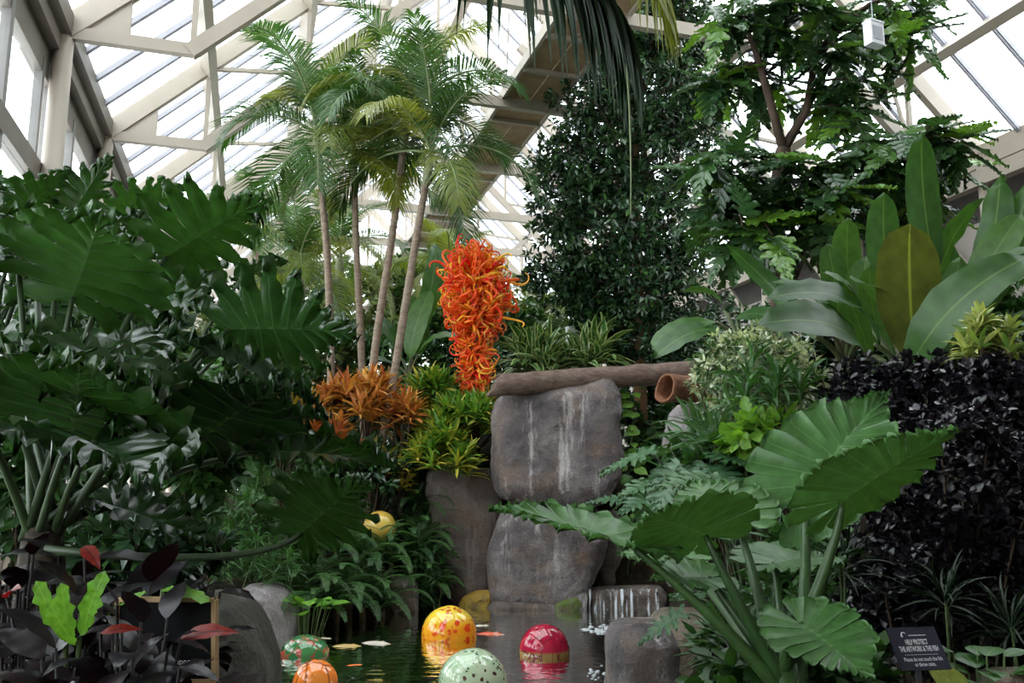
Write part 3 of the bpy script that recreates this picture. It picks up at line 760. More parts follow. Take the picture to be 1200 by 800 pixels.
# ------------------------------------------------------------------ leaf shapes (unit length along +Y, upper side +Z)
def blade(N=8, w=.45, sinus=.5, phi0=128, phi1=22, lprof=None, bulge=1.12, fold=.18, droop=.25, wave=.03, seed=0, groove=.02, tipk=.5, back=.0):
    r_ = random.Random(seed)
    V = []; T = []; VE = []
    lprof = lprof or (lambda u: .72 + .38 * math.sin(PI * min(1, u * 1.25 + .1)) - .42 * u * u)
    def zf(x, y): return fold * abs(x) - droop * .6 * x * x - droop * .35 * max(0, y) ** 2
    yM = [-back + (0.93 + back) * (i / N) for i in range(N + 1)]
    yM = [max(0, y) if i > 1 else y * .4 if y < 0 else y for i, y in enumerate(yM)]
    for sd in (-1, 1):
        phi = []; L = []
        for i in range(N):
            u = i / (N - 1)
            phi.append(math.radians(phi0 + (phi1 - phi0) * u ** .75 + r_.uniform(-4, 4)))
            L.append(w * lprof(u) * (r_.uniform(.82, 1.14) if sinus < .7 else r_.uniform(.95, 1.05)))
        def pt(root, ph, l): return np.array([sd * l * math.sin(ph), root + l * math.cos(ph)])
        Wp = []
        for i in range(N + 1):
            if i == 0: Wp.append(pt(yM[0], phi[0] + .28, L[0] * sinus * .85))
            elif i == N: Wp.append(pt(yM[N], phi[-1] * .6, L[-1] * sinus * .5))
            else: Wp.append(pt(yM[i], (phi[i - 1] + phi[i]) / 2, sinus * (L[i - 1] + L[i]) / 2 * r_.uniform(.85, 1.1)))
        for i in range(N):
            root = (yM[i] + yM[i + 1]) / 2; ph = phi[i]
            dr = np.array([sd * math.sin(ph), math.cos(ph)]); pp = np.array([sd * math.cos(ph), -math.sin(ph)])
            rows = [[np.array([0, yM[i]]), np.array([0, root]), np.array([0, yM[i + 1]])]]
            full = [Wp[i], pt(root, ph, sinus * L[i]), Wp[i + 1]]
            rows.append([p_ + (q_ - p_) * .07 for p_, q_ in zip(rows[0], full)])
            rows.append(full)
            hw = np.linalg.norm(Wp[i + 1] - Wp[i]) / 2 * bulge
            bend = r_.uniform(-.05, .1) * L[i]
            for f, k in ((.2, 1.0), (.42, .78), (.62, .92), (.8, .62), (.92, .42), (1.0, .04)) if sinus < .7 else ((.38, 1.0), (.72, .82), (.92, .5), (1.0, .08)):
                c_ = np.array([0, root]) + dr * L[i] * (sinus + (1 - sinus) * f) - pp * bend * f * f
                rows.append([c_ + pp * hw * k, c_, c_ - pp * hw * k])
            b0 = len(V); wz = r_.uniform(0, 6)
            for j, rw in enumerate(rows):
                for cidx, q in enumerate(rw):
                    z = zf(q[0], q[1])
                    if j >= 2: z += (groove if cidx != 1 else -groove * .3) + wave * math.sin(wz + j * 1.3 + cidx * 2.1) * min(1, j / 6)
                    V.append((q[0], q[1], z)); VE.append(1.0 if cidx == 1 or j == 0 else 0.0)
            for j in range(len(rows) - 1):
                for cidx in range(2):
                    a = b0 + j * 3 + cidx; b = a + 1; c_ = a + 3; d = a + 4
                    T += [(a, c_, d), (a, d, b)] if sd > 0 else [(a, d, c_), (a, b, d)]
        # terminal lobe
        b0 = len(V); q = Wp[N]; tl = 1.0 + .06
        for p in (np.array([0, yM[N]]), q, np.array([0, yM[N] + (tl - yM[N]) * .6]), q * .5 + np.array([0, (tl) * .5]), np.array([0, tl])):
            V.append((p[0], p[1], zf(p[0], p[1]))); VE.append(1.0 if abs(p[0]) < 1e-6 else 0)
        for t in ((0, 1, 2), (1, 3, 2), (2, 3, 4)): T.append(tuple(b0 + k for k in (t if sd > 0 else (t[0], t[2], t[1]))))
    return np.array(V), np.array(T), np.array(VE)
def paddle(w=.2, arch=.15, fold=.25, ripple=.01, seed=0, nseg=14, p=.55, tear=0.0):
    r_ = random.Random(seed); V = []; T = []; VE = []; cols = [-1, -.55, 0, .55, 1]
    for i in range(nseg + 1):
        s_ = i / nseg
        hw = w * max(.02, (1 - abs(2 * s_ ** .8 - 1) ** (1.3 + 1.0 / p)) ** .5 * (.55 + .45 * min(1, s_ * 2.5))) if p < .6 else w * max(.02, math.sin(PI * min(1, s_ * .97 + .03) ** .8)) ** 1.1
        for c_ in cols:
            k = 1 + (r_.uniform(-tear, tear) if abs(c_) == 1 else 0)
            z = arch * 4 * s_ * (1 - s_) + fold * abs(c_) * hw - (.5 * fold * hw * c_ * c_) + ripple * math.sin(i * 2.1 + c_ * 2 + seed) * abs(c_)
            V.append((c_ * hw * k, s_, z)); VE.append(1 if c_ == 0 else (.5 if abs(c_) < 1 else 0))
    for i in range(nseg):
        for c_ in range(4):
            a = i * 5 + c_; T += [(a, a + 1, a + 6), (a, a + 6, a + 5)]
    return np.array(V), np.array(T), np.array(VE)
def strap(w=.06, arch=.12, fold=.4, nseg=5, p=.7):
    V = []; T = []; VE = []
    for i in range(nseg + 1):
        s_ = i / nseg; hw = w * max(.04, math.sin(PI * (s_ * .92 + .06)) ** p)
        for c_ in (-1, 0, 1):
            V.append((c_ * hw, s_, arch * 4 * s_ * (1 - s_) + fold * abs(c_) * hw)); VE.append(1 - abs(c_))
    for i in range(nseg):
        for c_ in range(2):
            a = i * 3 + c_; T += [(a, a + 1, a + 4), (a, a + 4, a + 3)]
    return np.array(V), np.array(T), np.array(VE)
def simple(w=.25, dip=.06):
    V = np.array([(0, 0, 0), (w, .42, .02), (0, .45, -dip), (-w, .42, .02), (0, 1, -.05)]); T = np.array([(0, 1, 2), (0, 2, 3), (3, 2, 4), (2, 1, 4)])
    return V, T, np.array([.6, 0, 1, 0, .6])
def pinnate(n=34, L=1.0, e0=60, bend=80, ll=.24, lw=.012, sweep=.55, lift=.25, hang=.35, seed=0, rad=.012, twist=0.0, start=.12):
    "feather frond as (leaflets, rachis) in one template; material index by split"
    r_ = random.Random(seed); k = 24
    pts = [np.zeros(3)]; dirs = []
    for i in range(k):
        a = math.radians(e0 - bend * (i / k) ** 1.3); d = np.array([0, math.cos(a), math.sin(a)]); dirs.append(d); pts.append(pts[-1] + d * L / k)
    dirs.append(dirs[-1]); pts = np.array(pts); dirs = np.array(dirs)
    V = []; T = []; VE = []
    for i in range(n):
        s_ = start + (1 - start) * i / (n - 1); f = s_ * k; j = min(k - 1, int(f)); u = f - j
        p = pts[j] * (1 - u) + pts[j + 1] * u; d = unit(dirs[j] * (1 - u) + dirs[min(k, j + 1)] * u)
        nrm = unit(np.cross(np.array([1., 0, 0]), d))
        for sd in (-1, 1):
            l = ll * (math.sin(PI * (.22 + .70 * s_)) ** .8) * r_.uniform(.85, 1.1)
            sw = sweep + .9 * s_ ** 3
            o = unit(np.array([sd, 0, 0]) + d * sw * r_.uniform(.85, 1.15) + nrm * lift * r_.uniform(.5, 1.5))
            w_ = unit(np.cross(o, nrm)) * lw * r_.uniform(.85, 1.15)
            m_ = p + o * l * .5; e = p + o * l - np.array([0, 0, 1]) * hang * l * r_.uniform(.7, 1.3); m_ = m_ - np.array([0, 0, 1]) * hang * l * .12
            b0 = len(V); V += [p - w_ * .5, p + w_ * .5, m_ - w_, m_ + nrm * lw * .5, m_ + w_, e]; VE += [.6, .6, 0, 1, 0, 0]
            T += [(b0, b0 + 3, b0 + 2), (b0, b0 + 1, b0 + 3), (b0 + 1, b0 + 4, b0 + 3), (b0 + 2, b0 + 3, b0 + 5), (b0 + 3, b0 + 4, b0 + 5)]
    mb = MB(); mb.tube(pts[::2], np.linspace(rad, rad * .25, len(pts[::2])), 5)
    return (np.array(V), np.array(T), np.array(VE)), (mb.v[0], mb.t[0])

# ------------------------------------------------------------------ plant materials
L_PHIL = leafmat('philodendron_leaf', [(.014, .046, .012), (.022, .068, .014), (.036, .11, .018)], (.045, .10, .035), .26, .18, 'rand', spec=.8)
L_PHILP = leafmat('philodendron_petiole', [(.035, .06, .028), (.05, .085, .03)], None, .45, 0, 'rand')
L_ALO = leafmat('elephant_ear_leaf', [(.055, .15, .036), (.085, .205, .055)], (.12, .25, .08), .38, .13, 'rand', veinw=.93)
L_ALOP = leafmat('elephant_ear_stalk', [(.03, .075, .02), (.045, .10, .025)], None, .4, 0, 'rand')
L_BAN = leafmat('banana_leaf', [(.030, .085, .020), (.045, .12, .025), (.07, .16, .03)], (.13, .22, .06), .38, .30, 'rand', veinw=.94)
L_BANO = leafmat('bronze_banana_leaf', [(.10, .12, .022), (.11, .13, .025)], (.30, .38, .06), .42, .42, 'rand', veinw=.94)
L_BANP = leafmat('banana_stem', [(.07, .10, .03), (.12, .11, .05)], None, .5, 0, 'rand')
L_BREAD = leafmat('breadfruit_leaf', [(.028, .082, .030), (.04, .105, .03), (.05, .13, .03), (.16, .34, .03)], (.10, .17, .06), .28, .22, 'rand', spec=.7)
L_PALM = leafmat('palm_leaf', [(.026, .078, .018), (.042, .112, .024), (.075, .145, .028)], None, .4, .30, 'rand')
L_PALMD = leafmat('backlit_dark_palm_leaf', [(.009, .022, .008), (.014, .036, .010)], None, .5, .12, 'rand', spec=.2)  # backlit shade of the overhead frond is put into this darker leaf colour
L_PALMY = leafmat('yellow_palm_leaf', [(.12, .17, .025), (.2, .22, .03)], None, .4, .35, 'rand')
L_RACH = leafmat('palm_rachis', [(.16, .22, .09), (.2, .24, .1)], None, .5, 0, 'rand')
L_FICUS = leafmat('fig_leaf', [(.016, .046, .024), (.028, .07, .032), (.04, .10, .036), (.07, .17, .032)], None, .25, .14, spec=.8)
L_HEDGE = leafmat('black_purple_leaf', [(.007, .006, .009), (.012, .010, .014), (.022, .018, .026)], None, .28, .03, tcol=(1.2, .4, .6))
L_VARI = leafmat('cream_variegated_leaf', [(.05, .12, .035), (.07, .16, .05), (.62, .65, .48), (.68, .7, .54)], None, .4, .2)
L_CROT = leafmat('orange_croton_leaf', [(.10, .14, .03), (.34, .09, .03), (.50, .17, .04), (.66, .40, .07), (.55, .22, .10)], None, .38, .25, tcol=(1.2, 1, .6))
L_CROTY = leafmat('yellow_croton_leaf', [(.5, .36, .04), (.6, .48, .07), (.25, .30, .05)], None, .38, .25, tcol=(1.2, 1.1, .6))
L_GOLD = leafmat('green_gold_leaf', [(.05, .16, .025), (.09, .24, .03), (.16, .31, .035), (.5, .45, .06), (.6, .5, .07)], None, .4, .28)
L_DRAC = leafmat('striped_strap_leaf', [(.03, .10, .025), (.05, .15, .03)], None, .35, .2, edge=(.40, .46, .20))
L_LIME = leafmat('lime_leaf', [(.14, .30, .035), (.20, .38, .05)], (.28, .42, .1), .4, .35)
L_FERN = leafmat('fern_leaf', [(.022, .075, .018), (.04, .12, .025), (.06, .16, .03)], None, .45, .25)
L_MID = leafmat('mid_green_leaf', [(.02, .065, .018), (.035, .10, .022), (.06, .15, .03)], None, .38, .22)
L_PALE = leafmat('pale_grey_green_leaf', [(.06, .14, .055), (.10, .20, .085)], (.16, .26, .12), .42, .2)
L_OLIVE = leafmat('olive_leaf', [(.05, .08, .02), (.09, .13, .03), (.14, .17, .04)], None, .42, .3)
L_RUBY = leafmat('black_ruby_leaf', [(.006, .005, .007), (.010, .008, .011), (.016, .009, .010)], (.02, .008, .01), .3, .06, 'rand', spec=.4, tcol=(3, .3, .2))
L_RED = leafmat('deep_red_leaf', [(.20, .012, .008), (.30, .03, .015)], (.04, .008, .008), .4, .3, 'rand', tcol=(1.5, .5, .5))
M_BARK = plain('brown_bark', (.05, .032, .022), .85, (.115, .075, .052), 7, .6, stretch=(1, 1, .3))
M_BARKG = plain('grey_palm_bark', (.15, .105, .075), .85, (.27, .21, .155), 9, .4, stretch=(1, 1, 3))
M_PHBARK = plain('philodendron_trunk', (.02, .016, .010), .9, (.06, .045, .03), 6, .8, stretch=(1, 1, 4))
M_FIGBARK = plain('tan_bark', (.20, .11, .05), .8, (.32, .19, .095), 6, .4, stretch=(1, 1, .3))
M_TWIG = plain('dark_twig', (.05, .035, .02), .9, (.08, .055, .03), 9)
M_GREENSTEM = plain('green_stem', (.05, .09, .02), .6, (.08, .12, .03), 6)

def gz_(x, y): return np.array([x, y, ground(x, y)])
def leafput(name, me, parent, A, T_, nh, wr=1.0, tw=.45):
    "place a unit leaf from A to T; wr: width over length"
    A, T_ = np.asarray(A), np.asarray(T_); L = np.linalg.norm(T_ - A)
    M = frames(T_ - A, nh)[0] * L
    M[:, 0] *= wr / (2 * tw)
    return put(name, me, parent, A, M)
def tmesh(tpl, mat, name): return MB().add(tpl[0], tpl[1], .5, tpl[2]).mesh(name, mat)

# ------------------------------------------------------------------ tree philodendrons, left foreground
SEL = [blade(9, .45, .50, 138, 20, fold=.18, droop=.45, wave=.05, seed=i, bulge=.9, groove=.045) for i in range(4)]
SEL_ME = [tmesh(t, L_PHIL, 'leaf_blade') for t in SEL]
def philodendron(label, crown, leaves, ndir, seed, spread=1.0, LL=(.5, .75), trunk=True):
    r_ = random.Random(seed); crown = np.asarray(crown)
    foot = gz_(crown[0] - .15, crown[1] + .1)
    root = thing('tree_philodendron', label, 'plant', foot, 'tree philodendrons by the glass wall')
    part('trunk', MB().tube(bez(foot - [0, 0, .1], (foot + crown) / 2 + [.12, 0, 0], crown + [0, 0, .1], 12), np.append(np.linspace(.13, .10, 10), [.08, .03]), 12), M_PHBARK, root)
    def one(A, T_, nh, wr, k):
        A, T_ = np.asarray(A), np.asarray(T_)
        lf = leafput('leaf', SEL_ME[k % 4], root, A, T_, nh, wr)
        s_ = crown + np.array([r_.uniform(-.09, .09), r_.uniform(-.09, .09), r_.uniform(-.12, .08)])
        d = A - s_
        c_ = s_ + d * .5 + np.array([0, 0, .12 * np.linalg.norm(d)]) * (1 if d[2] > -.1 else .5)
        if d[2] < .25 and abs(d[0]) > .6: c_ = s_ + d * .85; c_[2] = min(s_[2], A[2]) - .12
        under(part('petiole', MB().tube(bez(s_, c_, A + (T_ - A) * .03, 10), np.linspace(.021, .012, 10), 8), L_PHILP, root), lf)
    for k, (A, T_, nh, wr) in enumerate(leaves): one(P(*A), P(*T_), nh, wr, k)
    for k in range(ndir):
        az = r_.uniform(0, 2 * PI); el = r_.uniform(.15, 1.25); pl = r_.uniform(.65, 1.05) * spread
        d = np.array([math.cos(az) * math.cos(el), math.sin(az) * math.cos(el), math.sin(el)])
        A = crown + d * pl
        o = np.array([math.cos(az), math.sin(az), 0]); L = r_.uniform(*LL)
        T_ = A + unit(o + np.array([0, 0, r_.uniform(-.7, .35)])) * L
        one(A, T_, np.array([0, 0, 1.]) + o * r_.uniform(.1, .6), r_.uniform(.85, 1.05), k)
philodendron('big tree philodendron with dark lobed leaves beside the glass wall', P(48, 612, 4.0), [
    ((84, 352, 4.3), (128, 232, 3.75), (-.15, .7, .7), 1.3),
    ((191, 304, 4.6), (312, 222, 4.45), (-.1, .7, .9), .95),
    ((264, 386, 4.4), (424, 378, 4.3), (.1, .75, .65), .95),
    ((236, 515, 4.3), (332, 432, 3.9), (-.35, .7, .75), 1.15),
    ((82, 515, 3.7), (106, 402, 3.15), (0, .6, .8), 1.45),
    ((-25, 398, 3.6), (185, 424, 3.6), (.05, -.25, 1), .55),
    ((352, 626, 4.2), (428, 552, 4.05), (-.3, .85, .5), 1.25),
    ((118, 588, 4.2), (272, 628, 4.3), (.1, -.45, 1), .6),
    ((308, 528, 4.9), (462, 526, 5.2), (0, .35, 1), .8),
    ((75, 265, 4.5), (128, 182, 4.5), (-.3, .8, .6), .75),
    ((150, 262, 4.8), (300, 236, 5.3), (0, -.1, 1), .6),
    ((15, 262, 4.3), (75, 196, 4.4), (-.2, .4, 1), .8),
    ((-30, 300, 4.0), (-60, 200, 4.2), (.3, .9, .4), 1.0),
    ((40, 262, 5.0), (-10, 206, 5.2), (-.2, .5, 1), .8),
], 5, 1)
philodendron('smaller tree philodendron with brighter green leaves behind the big one', P(170, 520, 6.3), [
    ((180, 345, 6.4), (250, 352, 6.2), (.1, -.7, .6), 1.1),
    ((60, 320, 6.6), (5, 290, 6.2), (-.1, -.6, .7), 1.0),
    ((215, 330, 6.5), (250, 255, 6.6), (.2, .7, .6), 1.0),
    ((255, 455, 6.0), (330, 505, 5.8), (.2, -.4, 1), .7),
    ((140, 260, 6.4), (215, 215, 6.6), (0, .6, .8), .9),
    ((120, 430, 6.0), (205, 420, 5.7), (.1, -.5, 1), .8),
    ((280, 330, 6.6), (330, 300, 6.9), (.2, .5, .8), .8),
], 12, 2, 1.15)
philodendron('tree philodendron pressed against the glass wall at the hall side', P(-40, 470, 5.6), [
    ((10, 360, 5.6), (90, 330, 5.3), (.1, -.5, .9), .9),
    ((30, 460, 5.4), (120, 470, 5.0), (.1, -.3, 1), .9),
    ((0, 230, 5.6), (60, 215, 5.8), (0, .3, 1), .8),
], 9, 3, 1.1)

# ------------------------------------------------------------------ elephant ear, right foreground
ALO = [blade(11, .50, .86, 150, 14, lprof=lambda u: (.80 + .30 * math.sin(PI * min(1, u * 1.3 + .05)) - .62 * u ** 1.6), bulge=.98, fold=.16, droop=.30, wave=.03, seed=20 + i, groove=.03, back=.05) for i in range(3)]
ALO_ME = [tmesh(t, L_ALO, 'leaf_blade') for t in ALO]
def elephant_ear():
    crown = P(918, 792, 3.75); foot = gz_(crown[0], crown[1]); foot[2] = min(foot[2], crown[2] - .2)
    root = thing('elephant_ear', 'large elephant ear plant with scalloped green leaves beside the caution sign', 'plant', foot)
    part('trunk', MB().tube([foot - [0, 0, .1], (foot + crown) / 2 + [.03, 0, 0], crown + [0, 0, .05]], [.085, .075, .06], 12), L_ALOP, root)
    lv = [((984, 590, 3.75), (1118, 488, 3.4), (-.35, .8, .65), .9, (985, 640, 3.75)),
          ((938, 580, 4.35), (1040, 448, 4.5), (-.25, -.75, .55), .80, (950, 650, 4.0)),
          ((862, 606, 4.2), (808, 556, 4.5), (.15, -.75, .65), 1.35, (890, 680, 4.0)),
          ((828, 628, 3.75), (752, 592, 3.45), (.1, .75, .75), 1.25, (860, 700, 3.7)),
          ((736, 634, 3.8), (572, 580, 3.9), (.15, -.30, 1), .55, (860, 740, 3.7)),
          ((832, 676, 3.9), (762, 672, 3.8), (.05, -.35, 1), 1.15, (880, 750, 3.8)),
          ((938, 730, 3.55), (1026, 790, 3.25), (.25, -.95, .75), 1.25, (935, 735, 3.6)),
          ((905, 660, 4.4), (985, 640, 4.7), (-.1, -.3, 1), .9, (915, 700, 4.2)),
          ((800, 655, 4.5), (720, 640, 4.8), (0, -.3, 1), .8, (860, 720, 4.2))]
    for k, (A, T_, nh, wr, c_) in enumerate(lv):
        A, T_ = P(*A), P(*T_)
        lf = leafput('leaf', ALO_ME[k % 3], root, A, T_, nh, wr, .5)
        s_ = crown + np.array([R.uniform(-.05, .05), R.uniform(-.04, .04), -.05])
        under(part('petiole', MB().tube(bez(s_, P(*c_), A + (T_ - A) * .02, 12), np.linspace(.036, .013, 12), 8), L_ALOP, root), lf)
elephant_ear()

# ------------------------------------------------------------------ bananas, right
PAD = [paddle(.21, .10, .22, .008, 1), paddle(.16, .16, .30, .012, 2, tear=.06), paddle(.25, .03, .10, .004, 3, p=.45), paddle(.19, .22, .35, .012, 4, tear=.05)]
PAD_ME = [tmesh(t, L_BAN, 'leaf_blade') for t in PAD]; PAD_O = tmesh(PAD[2], L_BANO, 'leaf_blade')
PW = [.21, .16, .25, .19]
def banana(label, base, stem_top, leaves, stem_r=.09):
    base = np.asarray(base, float); stem_top = np.asarray(stem_top)
    root = thing('banana_plant', label, 'plant', base)
    part('stem', MB().tube(bez(base - [0, 0, .15], (base + stem_top) / 2, stem_top, 8), np.linspace(stem_r, stem_r * .6, 8), 12), L_BANP, root)
    for (A, T_, nh, wr, k) in leaves:
        A, T_ = P(*A), P(*T_)
        lf = leafput('leaf', PAD_O if k == 9 else PAD_ME[k], root, A, T_, nh, wr, .25 if k == 9 else PW[k])
        under(part('petiole', MB().tube(bez(stem_top - [0, 0, .1], (stem_top + A) / 2 + [0, 0, .1], A + (T_ - A) * .04, 8), np.linspace(.04, .02, 8), 7), L_BANP, root), lf)
p0 = P(1065, 470, 8.4)
banana('banana plant with one broad bronze backlit leaf standing upright', gz_(p0[0], p0[1]), P(1068, 445, 8.4), [
    ((1072, 420, 8.1), (1066, 262, 8.1), (-.05, 1, .1), .50, 9),
    ((1098, 320, 8.7), (1080, 155, 8.5), (.15, .95, .1), .235, 0),
    ((1062, 440, 7.8), (1206, 300, 7.2), (-.45, -.75, .6), .36, 1),
    ((1020, 440, 8.0), (888, 380, 7.5), (.1, -.75, .7), .42, 3),
    ((1030, 405, 8.3), (898, 350, 7.9), (.1, -.7, .8), .32, 3),
    ((1044, 340, 8.9), (1036, 225, 8.9), (.1, .9, .2), .34, 0), ((1020, 420, 8.6), (985, 330, 8.6), (.3, -.8, .3), .35, 2), ((1045, 420, 8.7), (1020, 310, 8.8), (-.3, .8, .3), .32, 0), ((1100, 420, 8.6), (1125, 300, 8.5), (.5, .7, .2), .3, 0),
    ((1010, 375, 8.8), (962, 318, 8.6), (.3, -.5, .6), .3, 1),
    ((1030, 360, 8.6), (1002, 330, 8.0), (.2, -.5, .8), .45, 0)])
p0 = P(1150, 470, 9.2)
banana('banana plant with narrow upright leaves below the cream eave beam', gz_(p0[0], p0[1]), P(1140, 420, 9.2), [
    ((1120, 400, 9.0), (1172, 205, 8.8), (.7, .6, .2), .22, 1), ((1140, 380, 9.0), (1208, 215, 8.8), (.6, .6, .3), .22, 0),
    ((1112, 400, 8.8), (1152, 232, 8.8), (-.6, .7, .1), .24, 1), ((1135, 360, 8.8), (1198, 250, 8.4), (-.4, -.7, .4), .36, 0),
    ((1150, 350, 8.6), (1215, 290, 8.2), (-.3, -.5, .8), .3, 3), ((1130, 350, 9.3), (1098, 262, 9.3), (.3, .8, .3), .25, 1),
    ((1160, 400, 8.8), (1240, 370, 8.4), (-.1, -.4, 1), .35, 3), ((1150, 330, 9.6), (1240, 190, 9.6), (.5, .7, .3), .25, 0)])
p0 = P(985, 470, 9.6)
banana('banana plant with small upright leaves in front of the breadfruit trunk', gz_(p0[0], p0[1]), P(990, 420, 9.6), [
    ((1000, 355, 9.6), (994, 255, 9.6), (0, .9, .2), .36, 0), ((985, 390, 9.5), (970, 285, 9.5), (.2, -.9, .2), .36, 2), ((1010, 410, 9.7), (1015, 300, 9.7), (-.4, -.8, .2), .36, 0),
    ((1010, 400, 9.3), (1042, 355, 9.0), (.3, -.5, .6), .5, 0), ((975, 390, 9.4), (905, 330, 9.5), (.1, -.6, .8), .34, 3),
    ((960, 400, 9.3), (850, 285, 9.8), (.1, .8, .5), .14, 3), ((1000, 380, 9.3), (960, 350, 9.0), (.1, -.5, .8), .4, 1)], .07)
p0 = P(868, 470, 11.5)
banana('low banana plant with drooping grey green leaves over the hollow logs', gz_(p0[0], p0[1]), P(868, 400, 11.5), [
    ((838, 376, 11.4), (764, 410, 11.0), (-.1, -.6, .8), .38, 0), ((852, 390, 11.3), (766, 420, 10.8), (.1, -.6, .8), .30, 1),
    ((850, 410, 11.2), (818, 450, 10.9), (-.3, -.7, .5), .55, 0), ((862, 372, 11.5), (910, 372, 11.1), (0, -.7, .7), .7, 0),
    ((850, 365, 11.6), (800, 342, 11.9), (0, .3, 1), .3, 3), ((880, 380, 11.3), (940, 420, 11.0), (.2, -.5, .8), .4, 1)], .07)
p0 = P(470, 470, 19)
banana('banana plant with broad light green leaves behind the palm trunks', gz_(p0[0], p0[1]), P(480, 440, 19), [
    ((492, 415, 19), (478, 345, 19), (.2, -.8, .2), .42, 0), ((480, 420, 18.8), (505, 340, 18.6), (-.3, -.9, .2), .35, 0),
    ((488, 418, 18.5), (548, 398, 18.2), (0, -.5, .8), .28, 3), ((470, 420, 19.2), (438, 370, 19.2), (.3, -.6, .4), .3, 1),
    ((485, 400, 19.3), (510, 285, 19.6), (.4, -.7, .2), .2, 1), ((465, 430, 19), (430, 420, 18.5), (.1, -.5, .8), .4, 0)], .1)

# ------------------------------------------------------------------ palms
FR = {}
def frondset(key, mats, **kw):
    out = []
    for i, (e0, bend) in enumerate(((84, 75), (66, 100), (46, 110), (20, 95), (-15, 70))):
        lf, ra = pinnate(e0=e0, bend=bend, seed=i, **kw)
        out.append(MB().add(lf[0], lf[1], .5, lf[2], 0).add(ra[0], ra[1], .5, None, 1).mesh('frond', mats))
    FR[key] = out
frondset('green', [L_PALM, L_RACH], n=66, ll=.34, lw=.0062, hang=.38, lift=.35)
frondset('olive', [L_PALMY, L_RACH], n=60, ll=.34, lw=.0068, hang=.5, lift=.2)
def palm(label, path, r, crown_n, L, seed, key='green', shaft=.9, group='slender palms behind the crotons', foot=None, az0=0, mixy=.12):
    r_ = random.Random(seed)
    pts = [P(*q) for q in path]; base = pts[0].copy(); base[2] = ground(base[0], base[1])
    root = thing('palm_tree', label, 'palm', base, group)
    t = np.linspace(0, 1, 22); seg = np.linspace(0, 1, len(pts))
    pp = [base - [0, 0, .1]] + pts[1:] if pts[0][2] > base[2] + .3 else pts
    pp = np.array([base - [0, 0, .1]] + list(pts)); seg = np.linspace(0, 1, len(pp))
    cur = np.stack([np.interp(t, seg, pp[:, i]) for i in range(3)], 1)
    for _ in range(2): cur[1:-1] = (cur[:-2] + 2 * cur[1:-1] + cur[2:]) / 4
    # ring scars: a slightly swollen ring at each step of the stem
    k = 90; tt = np.linspace(0, 1, k); fine = np.stack([np.interp(tt, t, cur[:, i]) for i in range(3)], 1)
    rad = r * (1.12 - .25 * tt) * (1 + .035 * (np.arange(k) % 2))
    part('trunk', MB().tube(fine, rad, 12), M_BARKG, root)
    top = cur[-1]; d = unit(cur[-1] - cur[-4])
    cs = top + d * shaft
    part('crownshaft', MB().tube([top - d * .05, top + d * shaft * .3, cs - d * .1, cs], [r * .95, r * 1.15, r * .7, r * .4], 12), L_PALMP, root)
    for i in range(crown_n):
        az = az0 + i * 2.399 + r_.uniform(-.25, .25); v = min(4, int(i / crown_n * 5))
        c_, s_ = math.cos(az), math.sin(az); l = L * r_.uniform(.85, 1.1)
        M = np.array([[c_, -s_, 0], [s_, c_, 0], [0, 0, 1]]) * l
        put('frond', FR['olive' if r_.random() < mixy else key][v], root, cs - d * (.12 + .2 * i / crown_n), M)
L_PALMP = leafmat('palm_crownshaft', [(.17, .20, .10), (.22, .23, .13)], None, .5, 0, 'rand')
palm('tallest palm with the leaning trunk whose crown tops the group', [(424, 560, 16.6), (440, 400, 16.6), (462, 262, 16.6), (472, 175, 16.6)], .078, 13, 2.8, 1)
palm('palm with the outermost leaning trunk in front of the golden glass ball', [(424, 628, 15.9), (452, 500, 15.9), (486, 290, 15.9), (499, 215, 15.9)], .078, 11, 2.5, 2, az0=.8)
palm('palm with the straight pale trunk and a low ragged crown', [(389, 560, 16.9), (388, 420, 16.9), (384, 300, 16.9), (374, 190, 16.9)], .078, 12, 2.7, 3, az0=2.0)
palm('palm with the straight trunk standing in the middle of the group', [(428, 560, 17.3), (424, 420, 17.3), (418, 300, 17.3), (415, 210, 17.3)], .074, 10, 2.4, 4, az0=1.1, mixy=.4)
palm('short stout palm with a feathery crown between the lobed leaves and pale trunk', [(356, 470, 19), (356, 400, 19), (352, 345, 19)], .12, 13, 2.2, 5, az0=.5, mixy=.35, group='palms far behind')
palm('far palm beneath the glass roof beyond the short stout palm', [(300, 470, 25), (302, 330, 25), (298, 280, 25)], .12, 11, 2.4, 6, group='palms far behind')
palm('small feathery palm behind the striped dracaenas', [(690, 450, 24), (690, 400, 24), (692, 380, 24)], .1, 12, 2.0, 7, group='palms far behind')
palm('olive drooping palm between the tall trunks and the glass sculpture', [(540, 470, 23), (536, 420, 23), (530, 360, 23)], .1, 12, 2.3, 8, 'olive', group='palms far behind')
palm('far palm showing between the two straight palm trunks', [(400, 480, 22), (398, 380, 22), (398, 330, 22)], .11, 12, 2.3, 9, 'green', group='palms far behind', mixy=.5)

